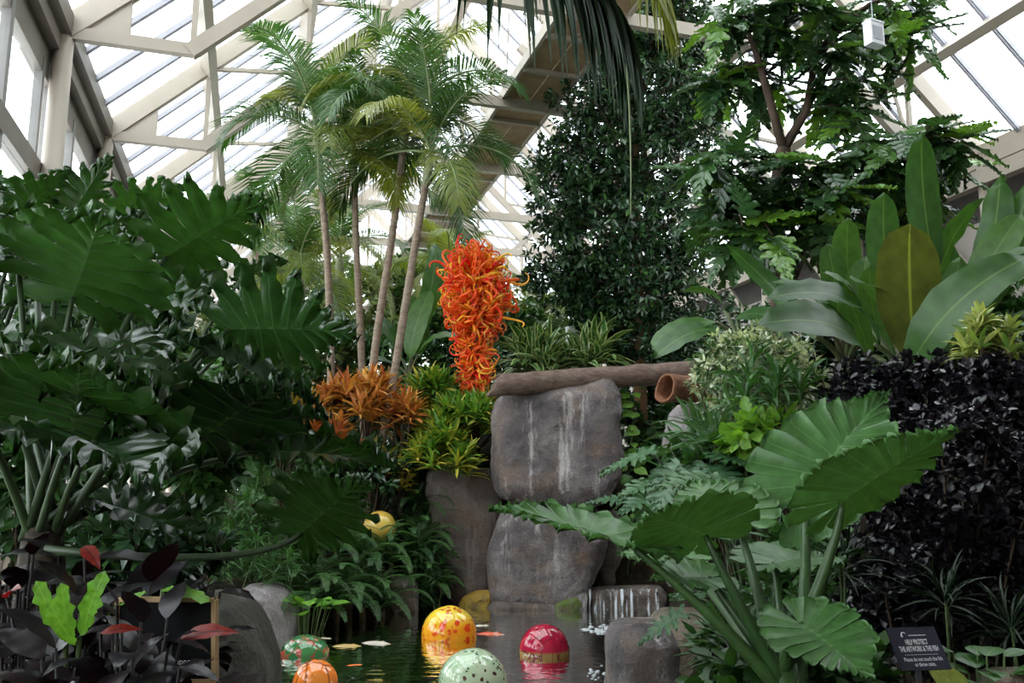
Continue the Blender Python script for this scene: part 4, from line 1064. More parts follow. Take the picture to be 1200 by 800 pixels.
# palm whose frond hangs in from above; its stem stands behind the viewer
def overhead_palm():
    base = gz_(1.7, -1.6); top = base + np.array([-.1, .2, 5.9])
    root = thing('coconut_palm', 'backlit dark coconut palm whose long drooping frond hangs in from above', 'palm', base)
    part('trunk', MB().tube(bez(base - [0, 0, .1], (base + top) / 2 + [.1, 0, 0], top, 30), np.linspace(.16, .12, 30), 14), M_BARKG, root)
    def frond(path, ll, lw, n, mat, seed, hang, s0=.2):
        r_ = random.Random(seed); path = np.array(path); k = 40
        t = np.linspace(0, 1, k); sg = np.linspace(0, 1, len(path)); c_ = np.stack([np.interp(t, sg, path[:, i]) for i in range(3)], 1)
        for _ in range(6): c_[1:-1] = (c_[:-2] + 2 * c_[1:-1] + c_[2:]) / 4
        mb = MB(); tan = unit(np.gradient(c_, axis=0))
        for i in range(n):
            s_ = s0 + (1 - s0) * i / (n - 1); j = min(k - 1, int(s_ * (k - 1))); p = c_[j]; d = tan[j]
            x = unit(np.cross(d, [0, 0, 1])); u = np.cross(x, d)
            for sd in (-1, 1):
                l = ll * (math.sin(PI * (.25 + .62 * s_)) ** .6) * r_.uniform(.85, 1.1)
                o = unit(x * sd * r_.uniform(.35, .6) + d * (.35 + .9 * s_ ** 2) + u * .2); V = []; q = p.copy(); dirn = o
                w_ = d + np.array([r_.uniform(-.4, .4), r_.uniform(-.4, .4), 0]); w_ = unit(w_ - o * (w_ @ o)); rows = 6
                for a in range(rows + 1):
                    f = a / rows; hw = lw * (.55 + .45 * math.sin(PI * min(1, f * 1.2))) * (1 - f ** 3) + .001
                    V += [q - w_ * hw, q + np.cross(w_, dirn) * hw * .5, q + w_ * hw]
                    dirn = unit(dirn + np.array([0, 0, -1]) * hang * r_.uniform(.8, 1.2)); q = q + dirn * l / rows
                T = []
                for a in range(rows):
                    for b in range(2): z = a * 3 + b; T += [(z, z + 1, z + 4), (z, z + 4, z + 3)]
                mb.add(V, T, .5, np.tile([0, 1, 0], rows + 1))
        mb.tube(c_, np.linspace(.035, .006, k), 6, mi=1)
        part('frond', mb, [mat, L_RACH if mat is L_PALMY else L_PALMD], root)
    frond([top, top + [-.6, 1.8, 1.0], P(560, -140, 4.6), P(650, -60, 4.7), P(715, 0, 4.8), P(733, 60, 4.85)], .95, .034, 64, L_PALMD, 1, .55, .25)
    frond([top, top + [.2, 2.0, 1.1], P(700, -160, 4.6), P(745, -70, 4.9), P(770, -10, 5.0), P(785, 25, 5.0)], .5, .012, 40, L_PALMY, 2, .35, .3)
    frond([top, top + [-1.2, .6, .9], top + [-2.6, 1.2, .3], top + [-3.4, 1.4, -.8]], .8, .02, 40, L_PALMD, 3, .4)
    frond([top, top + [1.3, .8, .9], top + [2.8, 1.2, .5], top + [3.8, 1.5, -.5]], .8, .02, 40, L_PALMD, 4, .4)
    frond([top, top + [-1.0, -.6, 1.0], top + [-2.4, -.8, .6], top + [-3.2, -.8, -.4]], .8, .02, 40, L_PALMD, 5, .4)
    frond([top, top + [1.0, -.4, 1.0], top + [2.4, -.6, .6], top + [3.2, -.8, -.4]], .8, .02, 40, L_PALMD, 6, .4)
    # a bare hanging strand
    part('hanging_strand', MB().tube(bez(P(733, 58, 4.85), P(741, 150, 4.85), P(739, 255, 4.85), 14), np.linspace(.008, .004, 14), 5), L_RACH, root)
overhead_palm()

# ------------------------------------------------------------------ dense leaf crowns
def round_leaf(w=.34, dip=.07):
    V = np.array([(0, .48, -dip), (0, 0, 0), (.75 * w, .2, .01), (w, .48, .03), (.62 * w, .8, .0), (0, 1, -.06), (-.62 * w, .8, .0), (-w, .48, .03), (-.75 * w, .2, .01)])
    T = np.array([(0, i, i % 8 + 1) for i in range(1, 9)])
    return V, T, np.array([1, .6, 0, 0, 0, .6, 0, 0, 0])
LF_R = round_leaf(); LF_S = simple(.22); LF_W = simple(.34); LF_N = simple(.14)
def cloud(mb, cen, rad, ncl, per, size, seed, tpl, shell=.55, droop=.3, outn=.7, csz=1.6, mi=0, clip=None, spread=1.0, lump=.25):
    "clusters of leaves over the volume of an ellipsoid"
    g = np.random.default_rng(seed)
    d = unit(g.normal(size=(ncl, 3))); rr = (shell + (1 - shell) * g.random(ncl) ** .5)
    lum = 1 + lump * np.sin(d[:, 0] * 7 + seed) * np.cos(d[:, 2] * 6 + seed * 2) + lump * .6 * np.sin(d[:, 1] * 11 + d[:, 2] * 9)
    c_ = np.asarray(cen) + d * np.asarray(rad) * (rr * lum)[:, None]
    if clip is not None: k = clip(c_); c_, d = c_[k], d[k]
    n = len(c_)
    dirs = unit(unit(g.normal(size=(n, per, 3))) * spread + d[:, None, :] * outn + np.array([0, 0, -droop]))
    pos = np.repeat(c_[:, None, :], per, 1) + dirs * size * .25 * csz * g.random((n, per, 1))
    nrm = unit(np.array([0, 0, 1.]) + d[:, None, :] * .6 + g.normal(size=(n, per, 3)) * .35)
    M = frames(dirs.reshape(-1, 3), nrm.reshape(-1, 3))
    sz = size * (.7 + .6 * g.random(n * per))
    vb = np.repeat(g.random(n), per) * .6 + g.random(n * per) * .4
    mb.bulk(tpl, M * sz[:, None, None], pos.reshape(-1, 3), vb, mi)
    return c_
def fig():
    base = gz_(*P(750, 480, 18.5)[:2])
    root = thing('weeping_fig', 'tall dense dark green column of weeping fig with a pale trunk', 'tree', base)
    top = P(735, -60, 18.5)
    part('trunk', MB().tube(bez(base - [0, 0, .2], P(748, 300, 18.5), top, 20), np.linspace(.17, .06, 20), 12), M_FIGBARK, root)
    mb = MB(); tw = MB()
    for i, (px, py, rx, rz, n) in enumerate(((735, 30, 95, 75, 300), (742, 110, 92, 85, 330), (735, 190, 100, 80, 330), (728, 265, 98, 75, 300), (755, 330, 78, 65, 230), (690, 335, 40, 42, 90), (765, 395, 62, 48, 150),
                                             (700, 380, 26, 28, 50), (662, 230, 46, 66, 120), (815, 130, 35, 50, 80), (800, 60, 40, 60, 90), (655, 325, 40, 28, 60), (780, -20, 60, 50, 100), (690, -20, 55, 40, 90))):
        c_ = P(px, py, 18.5); k = 18.5 / 1000 * 1.03
        cs = cloud(mb, c_, (rx * k, min(rx * k, 1.5), rz * k), int(n * 2.4), 11, .16, 40 + i, LF_S, .45, .35)
        for q in cs[::14]: tw.tube(bez(P(745, py + 30, 18.5), (P(745, py, 18.5) + q) / 2 + [0, 0, .2], q, 6), np.linspace(.03, .008, 6), 5)
    part('branches', tw, M_TWIG, root, kind='stuff')
    part('foliage', mb, L_FICUS, root, kind='stuff')
fig()

BRD = [blade(6, .36, .34, 78, 25, lprof=lambda u: .75 + .3 * math.sin(PI * min(1, u * 1.1 + .15)) - .3 * u, bulge=.85, fold=.15, droop=.35, wave=.02, seed=50 + i) for i in range(3)]
BRD_ME = [tmesh(t, L_BREAD, 'leaf') for t in BRD]
def breadfruit():
    base = gz_(*P(912, 420, 13.2)[:2])
    root = thing('breadfruit_tree', 'breadfruit tree with large glossy lobed leaves and brown forked trunk', 'tree', base)
    Yt = 13.2
    fk = P(918, 175, Yt)
    part('trunk', MB().tube(np.array([base - [0, 0, .2], P(916, 390, Yt), P(914, 320, Yt), P(906, 250, Yt), fk]), [.2, .17, .15, .135, .12], 12), M_BARK, root)
    arms = {'a': [fk, P(900, 110, 13.1), P(885, 60, 13.0), P(870, 20, 12.9)], 'b': [fk, P(945, 130, 13.3), P(955, 70, 13.4), P(940, 10, 13.5), P(935, -40, 13.5)],
            'c': [P(955, 70, 13.4), P(985, 30, 13.3), P(1020, 5, 13.2), P(1060, -10, 13)], 'd': [P(910, 300, Yt), P(960, 250, 12.9), P(1020, 200, 12.6), P(1080, 165, 12.4)],
            'e': [P(912, 290, Yt), P(880, 250, 12.8), P(850, 220, 12.5)], 'f': [P(916, 360, Yt), P(940, 300, 13.8), P(985, 260, 14), P(1040, 235, 14)]}
    for k in arms: part('branch', MB().tube(np.array(arms[k]), np.linspace(.085, .03, len(arms[k])), 8), M_BARK, root)
    cl = [(848, 25, 'a'), (880, 10, 'a'), (905, 35, 'a'), (862, 75, 'a'), (840, 95, 'a'), (905, 95, 'a'), (960, 10, 'b'), (930, 40, 'b'), (985, 60, 'b'), (1000, 95, 'b'), (975, 110, 'b'), (930, -10, 'b'),
          (1010, 25, 'c'), (1045, 10, 'c'), (1075, 12, 'c'), (1060, 45, 'c'), (850, 235, 'e'), (875, 205, 'e'), (835, 205, 'e'), (895, 240, 'e'), (870, 265, 'e'), (838, 180, 'e'), (905, 275, 'e'),
          (930, 190, 'd'), (945, 225, 'd'), (970, 190, 'd'), (985, 225, 'd'), (1010, 165, 'd'), (1030, 195, 'd'), (1060, 165, 'd'), (1090, 150, 'd'), (1120, 165, 'd'), (1105, 195, 'd'), (1065, 205, 'd'),
          (960, 260, 'd'), (1000, 250, 'f'), (1035, 245, 'f'), (935, 270, 'f'), (1000, 130, 'b'), (1075, 235, 'f')]
    r_ = random.Random(8)
    tw = MB(); extra = MB()
    for (px, py, arm) in cl:
        c_ = P(px, py, (12.5 if arm in 'de' else 13.2) + r_.uniform(-.6, .6))
        ar = np.array(arms[arm]); f = np.linspace(0, len(ar) - 1, 20); ap = np.stack([np.interp(f, range(len(ar)), ar[:, i]) for i in range(3)], 1)
        q = ap[np.argmin(np.linalg.norm(ap - c_, axis=1))]
        tw.tube(bez(q, (q + c_) / 2 + [0, 0, .15], c_, 6), np.linspace(.03, .014, 6), 5)
        n = 7
        for i in range(n):
            az = i * 2.399 + r_.uniform(-.3, .3); el = r_.uniform(-1.25, .25); L = r_.uniform(.68, 1.0)
            d = np.array([math.cos(az) * math.cos(el), math.sin(az) * math.cos(el), math.sin(el)])
            M = frames(d, [d[0] * .4, d[1] * .4 - .45, .8])[0] * L
            put('leaf', BRD_ME[r_.randrange(3)], root, c_ + d * .06, M)
        for i in range(6):
            az = r_.uniform(0, 6.28); el = r_.uniform(-1.2, .6); L = r_.uniform(.55, .85); q2 = c_ + np.array([r_.uniform(-.35, .35), r_.uniform(-.1, .5), r_.uniform(-.3, .3)])
            d = np.array([math.cos(az) * math.cos(el), math.sin(az) * math.cos(el), math.sin(el)]); t_ = BRD[r_.randrange(3)]
            extra.add(t_[0] @ (frames(d, [d[0] * .4, d[1] * .4 - .45, .8])[0] * L).T + q2, t_[1], r_.random() * .8, t_[2])
    part('twigs', tw, M_TWIG, root, kind='stuff')
    part('inner_foliage', extra, leafmat('inner_breadfruit_leaf', [(.028, .082, .030), (.04, .105, .03), (.05, .13, .03)], (.10, .17, .06), .28, .22, spec=.7), root, kind='stuff')
breadfruit()

# ------------------------------------------------------------------ rosette shrubs, strap plants, ferns
ST = [strap(.07, .10, .4), strap(.055, .18, .4), strap(.11, .12, .35)]
def shrub(name, label, cat, foot, heads, per, ln, tpl, mat, seed, group=None, el=(-.3, 1.2), stem=.014, stemmat=None, droop=.0, wk=1.0, twist=.3):
    "heads: points where rosettes of strap leaves sit; stems join them to the foot"
    g = np.random.default_rng(seed); foot = np.asarray(foot, float)
    root = thing(name, label, cat, foot, group)
    st = MB(); mb = MB()
    for h in heads:
        h = np.asarray(h); st.tube(bez(foot - [0, 0, .05], (foot + h) / 2 + g.normal(size=3) * .05, h, 6), np.linspace(stem * 1.4, stem, 6), 6)
        n = per; az = np.arange(n) * 2.399 + g.random() * 6; e = el[0] + (el[1] - el[0]) * (np.arange(n) + .5) / n + g.normal(size=n) * .12
        d = np.stack([np.cos(az) * np.cos(e), np.sin(az) * np.cos(e), np.sin(e) - droop], 1)
        M = frames(d, np.array([0, 0, 1.]) + g.normal(size=(n, 3)) * twist)
        sz = ln * (.75 + .5 * g.random(n)); M = M * sz[:, None, None]; M[:, :, 0] *= wk
        mb.bulk(tpl, M, h + d * ln * .03 + np.array([0, 0, 1]) * (np.linspace(-.12, .08, n) * ln)[:, None], g.random() * .5 + g.random(n) * .5)
    part('stems', st, stemmat or M_TWIG, root)
    part('foliage', mb, mat, root, kind='stuff')
    return root
def dome(px, py, Y, rx, rz, n, seed, flat=.5):
    "n points over a dome seen around a place"
    g = np.random.default_rng(seed); c_ = P(px, py, Y); k = Y / 1000; out = []
    for i in range(n):
        th = g.uniform(0, 2 * PI); q = math.sqrt(g.random())
        x, y = math.cos(th) * q, math.sin(th) * q
        out.append(c_ + np.array([x * rx * k, y * rx * k * .7, rz * k * (math.sqrt(max(0, 1 - q * q)) * 2 - 1) * .9]))
    return out
def shr(name, label, cat, px, py, Y, rx, rz, n, per, ln, tpl, mat, seed, back=.1, **kw):
    c_ = P(px, py, Y); f = gz_(c_[0], c_[1] + back); hs = dome(px, py, Y, rx, rz, n, seed)
    f[2] = min(f[2], min(h[2] for h in hs) - .1)
    return shrub(name, label, cat, f, hs, per, ln, tpl, mat, seed, **kw)
CG = 'orange crotons under the palms'
shr('croton', 'orange and yellow croton at the foot of the straight pale palm trunk', 'shrub', 345, 490, 15.8, 28, 20, 14, 30, .42, ST[0], L_CROTY, 1, group=CG)
shr('croton', 'rusty orange croton between the two straight palm trunks', 'shrub', 402, 483, 15.7, 32, 26, 12, 30, .44, ST[0], L_CROT, 2, group=CG)
shr('croton', 'tall copper orange croton between the leaning palm trunks', 'shrub', 440, 478, 16.0, 28, 28, 12, 30, .44, ST[0], L_CROT, 3, group=CG)
shr('croton', 'dark copper croton beside the outermost leaning palm trunk', 'shrub', 470, 497, 15.9, 20, 24, 7, 26, .40, ST[0], L_CROT, 4, group=CG)
shr('croton', 'small orange croton below the straight palm trunk', 'shrub', 378, 515, 15.3, 26, 16, 9, 26, .38, ST[2], L_CROT, 5, group=CG)
shr('croton', 'yellow leaved croton above the golden glass ball', 'shrub', 440, 556, 15.9, 32, 24, 10, 16, .34, ST[2], L_CROTY, 6, group=CG)
GG = 'green and gold shrubs over the brown rock slab'
shr('gold_dust_shrub', 'upright bright green shrub behind the brown rock slab', 'shrub', 508, 474, 16.9, 30, 26, 22, 28, .44, ST[0], L_GOLD, 7, group=GG, back=.7)
shr('gold_dust_shrub', 'wide green shrub with golden tips spilling over the brown rock slab', 'shrub', 545, 508, 16.3, 50, 34, 52, 26, .38, ST[0], L_GOLD, 8, group=GG, back=1.3)
shr('gold_dust_shrub', 'yellow tipped low shrub at the left corner of the brown rock slab', 'shrub', 515, 535, 15.8, 34, 28, 26, 24, .38, ST[0], L_GOLD, 9, group=GG, back=1.7)
DG = 'striped dracaenas behind the long hollow log'
for i, (px, py, Y, n, lab) in enumerate(((617, 432, 17.4, 2, 'striped dracaena nearest the glass sculpture behind the log'), (642, 436, 17.2, 1, 'small lime striped dracaena between two larger ones'),
                                         (690, 430, 17.3, 2, 'striped dracaena beside the fig trunk behind the log'), (665, 440, 17.6, 1, 'low striped dracaena half hidden behind the log'))):
    c_ = P(px, py, Y); f = gz_(c_[0], c_[1]); f[2] = min(f[2], c_[2] - .2)
    shrub('dracaena', lab, 'plant', f, [c_ + np.array([k * .2, 0, k * .15]) for k in range(n)], 44, .8, ST[1], L_DRAC, 20 + i, group=DG, el=(-.35, 1.35), stem=.03, wk=1.5)
# ferns and sedges on the left bank
FERN = []
for i, (e0, bd) in enumerate(((75, 110), (55, 110), (35, 90))):
    lf, ra = pinnate(n=34, e0=e0, bend=bd, ll=.13, lw=.0085, sweep=.25, lift=.05, hang=.2, seed=60 + i, rad=.008, start=.08)
    FERN.append(MB().add(lf[0], lf[1], .5, lf[2], 0).add(ra[0], ra[1], .5, None, 1).mesh('frond', [L_FERNR if False else leafmat('fern_frond_%d' % i, [(.02, .075, .018), (.035, .11, .022), (.06, .15, .03)], None, .45, .25, 'rand'), M_GREENSTEM]))
def fern(label, px, py, Y, L, n, seed, group='sword ferns on the left bank'):
    r_ = random.Random(seed); c_ = P(px, py, Y); b = gz_(c_[0], c_[1]); 
    if c_[2] > b[2]: b[2] = c_[2] - .1
    root = thing('sword_fern', label, 'fern', b, group)
    part('rootstock', MB().tube([b - [0, 0, .4], b, b + [0, 0, .12]], [.05, .05, .03], 8), M_TWIG, root)
    for i in range(n):
        az = i * 2.399 + r_.uniform(-.2, .2); l = L * r_.uniform(.75, 1.15); a, s_ = math.cos(az), math.sin(az)
        put('frond', FERN[min(2, int(3 * i / n))], root, b + [0, 0, .08], np.array([[a, -s_, 0], [s_, a, 0], [0, 0, 1]]) * l)
FL = [(392, 660, 14.3, 'sword fern on the bank under the lobed philodendron leaf'), (430, 672, 14.5, 'sword fern right below the golden glass ball'), (410, 690, 13.9, 'sword fern midway down the bank above the open water'), (458, 660, 14.9, 'sword fern behind the small dark stone'),
      (372, 680, 13.8, 'sword fern between the pale lilac boulder and the open bank'), (485, 650, 15.2, 'sword fern beside the brown rock slab'), (440, 690, 14.3, 'sword fern left of the small dark stone'), (350, 650, 14.4, 'sword fern among the umbrella sedges'),
      (505, 690, 15.3, 'sword fern at the foot of the brown rock slab'), (492, 632, 15.6, 'sword fern right of the golden glass ball'), (395, 704, 13.6, 'sword fern dipping into the pond before the other ferns'), (488, 598, 16.2, 'sword fern behind the golden glass ball'),
      (425, 712, 13.9, 'sword fern touching the water beside the small dark stone'), (352, 700, 13.5, 'sword fern right behind the bright water plant'), (372, 714, 13.4, 'low sword fern beside the bright water plant'), (448, 712, 14.2, 'sword fern touching the side of the small dark stone')]
for i, (px, py, Y, lab) in enumerate(FL): fern(lab, px, py, Y, 1.0, 15, 100 + i)
SG = 'sedges on the left bank'
for i, (px, py, Y, lab) in enumerate(((300, 640, 13.2, 'green umbrella sedge behind the pale lilac boulder'), (330, 665, 13.0, 'umbrella sedge beside the pale lilac boulder'), (300, 590, 14, 'grey green umbrella sedge above the long philodendron stalk'), (340, 600, 14.4, 'umbrella sedge under the hanging lobed leaf'),
                                      (372, 615, 14.9, 'grey green umbrella sedge behind the hanging lobed leaf'), (280, 660, 12.6, 'umbrella sedge behind the big dark mossy boulder'), (402, 612, 15.4, 'grey green umbrella sedge beside the leaning palm foot'), (318, 560, 15, 'umbrella sedge under the yellow croton'),
                                      (360, 570, 15.2, 'grey green umbrella sedge under the small orange croton'), (270, 560, 14, 'umbrella sedge under the dark lobed leaf at the bank'))):
    c_ = P(px, py, Y); f = gz_(c_[0], c_[1]); g = np.random.default_rng(i)
    hs = [c_ + g.normal(size=3) * np.array([.3, .25, .16]) for _ in range(7)]; f[2] = min(f[2], c_[2] - .6)
    shrub('umbrella_sedge', lab, 'plant', f, hs, 22, .36, strap(.022, .10, .3, 4), L_PALE if 'grey' in lab else L_FERN, 130 + i, group=SG, el=(-.5, .5), stemmat=M_GREENSTEM, stem=.008)

# ------------------------------------------------------------------ leafy bushes
def bush(name, label, cat, px, py, Y, rx, rz, ncl, per, size, mat, seed, tpl=None, group=None, ry=None, shell=.5, droop=.25, lump=.25, stemmat=None, clip=None, outn=.7):
    k = Y / 1000 * 1.02; c_ = P(px, py, Y); f = gz_(c_[0], c_[1]); f[2] = min(f[2], c_[2] - rz * k * .8)
    root = thing(name, label, cat, f, group)
    mb = MB(); cs = cloud(mb, c_, (rx * k, ry or rx * k * .8, rz * k), ncl, per, size, seed, tpl or LF_S, shell, droop, lump=lump, clip=clip, outn=outn)
    st = MB(); g = np.random.default_rng(seed)
    for q in cs[::max(1, len(cs) // 14)]: st.tube(bez(f - [0, 0, .1], (f + q) / 2 + g.normal(size=3) * .08, q, 6), np.linspace(.022, .006, 6), 5)
    part('stems', st, stemmat or M_TWIG, root)
    part('foliage', mb, mat, root, kind='stuff')
    return root
HG = 'black purple shrubs along the right bed'
bush('black_shrub', 'big rounded black purple shrub behind the caution sign', 'shrub', 1125, 590, 5.6, 105, 110, 900, 11, .058, L_HEDGE, 1, LF_R, HG)
bush('black_shrub', 'black purple shrub under the broad bronze banana leaf', 'shrub', 1055, 472, 7.4, 75, 52, 560, 11, .070, L_HEDGE, 2, LF_R, HG)
bush('black_shrub', 'black purple shrub below the yellow variegated shrub', 'shrub', 1175, 480, 6.3, 60, 55, 420, 11, .062, L_HEDGE, 3, LF_R, HG)
bush('black_shrub', 'small dark purple shrub between the elephant ear and heart leaved bush', 'shrub', 945, 520, 8.4, 34, 28, 150, 10, .075, L_HEDGE, 4, LF_R, HG)
bush('black_shrub', 'low black shrub in the shade at the foot of the big rounded one', 'shrub', 1080, 705, 5.2, 75, 60, 420, 10, .058, L_HEDGE, 5, LF_R, HG)
bush('black_shrub', 'black purple shrub at the end of the bed beside the big rounded one', 'shrub', 1215, 690, 5.4, 60, 90, 400, 10, .058, L_HEDGE, 6, LF_R, HG)
bush('variegated_shrub', 'cream speckled variegated shrub beside the short rust log', 'shrub', 885, 432, 10.6, 66, 44, 520, 11, .10, L_VARI, 7, LF_S)
bush('variegated_shrub', 'pale variegated trailing shrub over the pale rock pillar', 'shrub', 858, 492, 12.6, 34, 30, 200, 10, .12, L_VARI, 8, LF_S)
bush('leafy_bush', 'bright green heart leaved bush between the hollow logs and elephant ear', 'shrub', 905, 520, 9.2, 42, 34, 110, 7, .17, L_LIME, 9, LF_R, outn=.5)
bush('leafy_bush', 'mid green broad leaved bush above the split leaf philodendrons', 'shrub', 860, 560, 9.6, 60, 40, 160, 8, .17, L_MID, 10, LF_R)
for i, (px, py, Y, n, ln, lab) in enumerate(((836, 522, 11.2, 5, .62, 'lady palm with narrow fingered leaves beside the pale rock pillar'), (805, 556, 11.6, 5, .62, 'lady palm with drooping leaves over the gap behind the boulders'), (878, 470, 9.8, 3, .42, 'small strap leaved tuft in the variegated shrub'),
                                          (905, 455, 9.6, 3, .40, 'strap leaved tuft under the drooping banana leaf'), (850, 535, 10.2, 4, .5, 'lady palm beside the heart leaved bush'), (930, 462, 9.2, 2, .4, 'slanting strap leaved tuft beside the black shrub'))):
    c_ = P(px, py, Y); f = gz_(c_[0], c_[1]); f[2] = min(f[2], c_[2] - .5); g = np.random.default_rng(i + 5)
    shrub('lady_palm', lab, 'plant', f, [c_ + g.normal(size=3) * np.array([.22, .2, .12]) for _ in range(n)], 20, ln, ST[1], L_FERN if i % 2 else L_PALE, 200 + i, group='fingered tufts on the right bank', el=(-.5, 1.1), stemmat=M_GREENSTEM)
XAN = [blade(8, .40, .28, 120, 18, fold=.10, droop=.4, wave=.02, seed=70 + i, bulge=.9) for i in range(3)]
L_XAN = leafmat('split_leaf', [(.04, .11, .045), (.06, .145, .06), (.08, .17, .07)], (.12, .2, .09), .36, .2, 'rand')
XAN_ME = [tmesh(t, L_XAN, 'leaf') for t in XAN]
def splitleaf(label, px, py, Y, n, L, seed, az=(0, 6.28), group='split leaf philodendrons on the right bank'):
    r_ = random.Random(seed); c_ = P(px, py, Y); f = gz_(c_[0], c_[1]); f[2] = min(f[2], c_[2] - .25)
    root = thing('split_leaf_philodendron', label, 'plant', f, group); pe = MB()
    for i in range(n):
        a = az[0] + (az[1] - az[0]) * (i * .618 % 1); e = r_.uniform(.1, 1.2); pl = r_.uniform(.35, .7)
        d = np.array([math.cos(a) * math.cos(e), math.sin(a) * math.cos(e), math.sin(e)]); A = c_ + d * pl; o = np.array([math.cos(a), math.sin(a), 0])
        T_ = A + unit(o + [0, 0, r_.uniform(-.8, .1)]) * L * r_.uniform(.8, 1.15)
        leafput('leaf', XAN_ME[i % 3], root, A, T_, np.array([0, -.3, 1.]) + o * .3, .85, .40)
        pe.tube(bez(f, c_ + d * pl * .4 + [0, 0, .1], A, 7), np.linspace(.016, .009, 7), 6)
    part('petioles', pe, L_PHILP, root)
splitleaf('split leaf philodendron with pale jagged leaves beside the lower boulder', 792, 606, 11.6, 13, .72, 1)
splitleaf('split leaf philodendron overhanging the weir', 808, 655, 12.0, 10, .62, 2)
splitleaf('split leaf philodendron under the lady palms', 815, 580, 9.4, 13, .62, 3)
splitleaf('split leaf philodendron behind the elephant ear stalks', 875, 630, 7.5, 13, .6, 4)
splitleaf('split leaf philodendron in the dark below the elephant ear leaves', 860, 728, 7.4, 9, .42, 5)
# dark undergrowth below the elephant ear and at the sign
UG = 'undergrowth at the foot of the elephant ear'
bush('undergrowth', 'dark green undergrowth between tan boulder and elephant ear', 'plant', 868, 765, 6.2, 42, 40, 90, 9, .16, L_MID, 11, LF_N, UG)
bush('undergrowth', 'low leafy undergrowth right under the elephant ear trunk', 'plant', 930, 800, 4.2, 90, 45, 120, 9, .10, L_MID, 12, LF_R, UG)
bush('undergrowth', 'dark green undergrowth behind the elephant ear stalks', 'plant', 960, 690, 6.2, 70, 70, 170, 9, .16, L_MID, 13, LF_N, UG)
L_DARKG = leafmat('dark_grass_leaf', [(.006, .018, .006), (.012, .032, .010)], None, .45, .1, spec=.3)
for i, (px, py, lab) in enumerate(((1108, 705, 'spidery dark grass tuft above the caution sign'), (1185, 735, 'dark grass tuft near the corner of the bed'), (985, 665, 'grass tuft between the elephant ear stalks and black shrub'), (860, 770, 'grassy tuft hanging beside the tan boulder'))):
    c_ = P(px, py, 4.6); f = gz_(c_[0], c_[1]); f[2] = min(f[2], c_[2] - .3)
    shrub('grass_tuft', lab, 'plant', f, [c_, c_ + [.06, .1, -.04]], 26, .27, strap(.022, .14, .3), L_DARKG, 220 + i, group='grass tufts in the right bed', el=(-.5, 1.0), stemmat=M_GREENSTEM, stem=.006)
def broadleaf(name, label, px, py, Y, n, L, me, seed, tw, wr=.6, el=(.1, 1.1), spread=.12, dz=0, group=None, az=(0, 6.28), cat='plant', droop=(-.6, .3), petm=None, zs=0):
    r_ = random.Random(seed); c_ = P(px, py, Y); f = gz_(c_[0], c_[1]); f[2] = min(f[2], c_[2] - .15)
    root = thing(name, label, cat, f, group); pe = MB(); mes = me if isinstance(me, list) else [me]
    for i in range(n):
        a = az[0] + (az[1] - az[0]) * ((i * .618 + r_.random() * .1) % 1); e = r_.uniform(*el)
        d = np.array([math.cos(a) * math.cos(e), math.sin(a) * math.cos(e), math.sin(e)]); A = c_ + d * spread * r_.uniform(.4, 1.4) - np.array([0, 0, r_.uniform(0, zs)]); o = np.array([math.cos(a), math.sin(a), 0])
        T_ = A + unit(d * .6 + o * .5 + [0, 0, r_.uniform(*droop)]) * L * r_.uniform(.7, 1.25)
        leafput('leaf', r_.choice(mes), root, A, T_, np.array([r_.uniform(-.3, .3), -.2, 1.]) + o * r_.uniform(-.2, .5), wr * r_.uniform(.85, 1.15), tw)
        pe.tube(bez(f - [0, 0, .04], (f + A) / 2, A, 5), np.linspace(.010, .005, 5), 5)
    part('stems', pe, petm or M_GREENSTEM, root)
    return root
HRT = paddle(.36, .05, .18, .008, 7, nseg=10, p=.75)
HRT_G = tmesh(HRT, leafmat('heart_leaf', [(.04, .12, .025), (.07, .18, .035)], (.12, .24, .06), .4, .25, 'rand'), 'leaf')
broadleaf('heart_leaf_plant', 'low heart leaved plant beside the caution sign post', 1150, 790, 4.0, 12, .13, HRT_G, 1, .36, .75, el=(-.1, .7))
broadleaf('heart_leaf_plant', 'glossy heart leaved plant in front of the tan boulder', 835, 778, 6.4, 10, .16, HRT_G, 2, .36, .7)
broadleaf('heart_leaf_plant', 'bright water plant beside the pale lilac boulder', 360, 722, 12.8, 22, .22, tmesh(HRT, leafmat('water_plant_leaf', [(.10, .28, .03), (.16, .36, .05)], None, .4, .3, 'rand'), 'leaf'), 3, .36, .8, spread=.3)
# climbing vine on the side of the boulder
def vine():
    root = thing('climbing_vine', 'climbing vine with lime heart shaped leaves up the side of the upper boulder', 'vine', gz_(*P(735, 600, 16.0)[:2]))
    path = np.array([P(738 + 4 * math.sin(i * 1.1), 640 - i * 20, 15.8) for i in range(10)])
    part('stem', MB().tube(np.vstack([[root.location], path]), .018, 6), M_GREENSTEM, root)
    me = tmesh(HRT, leafmat('vine_leaf', [(.10, .26, .03), (.18, .36, .05)], (.3, .45, .1), .4, .35, 'rand'), 'leaf')
    for i in range(26):
        p = path[min(9, i * 10 // 26)] + np.array([R.uniform(-.12, .12), -.05, R.uniform(-.15, .15)]); a = R.uniform(-1, 1)
        leafput('leaf', me, root, p, p + np.array([a * .32, -.18, -.12]), (0, -.8, .7), .7, .36)
vine()

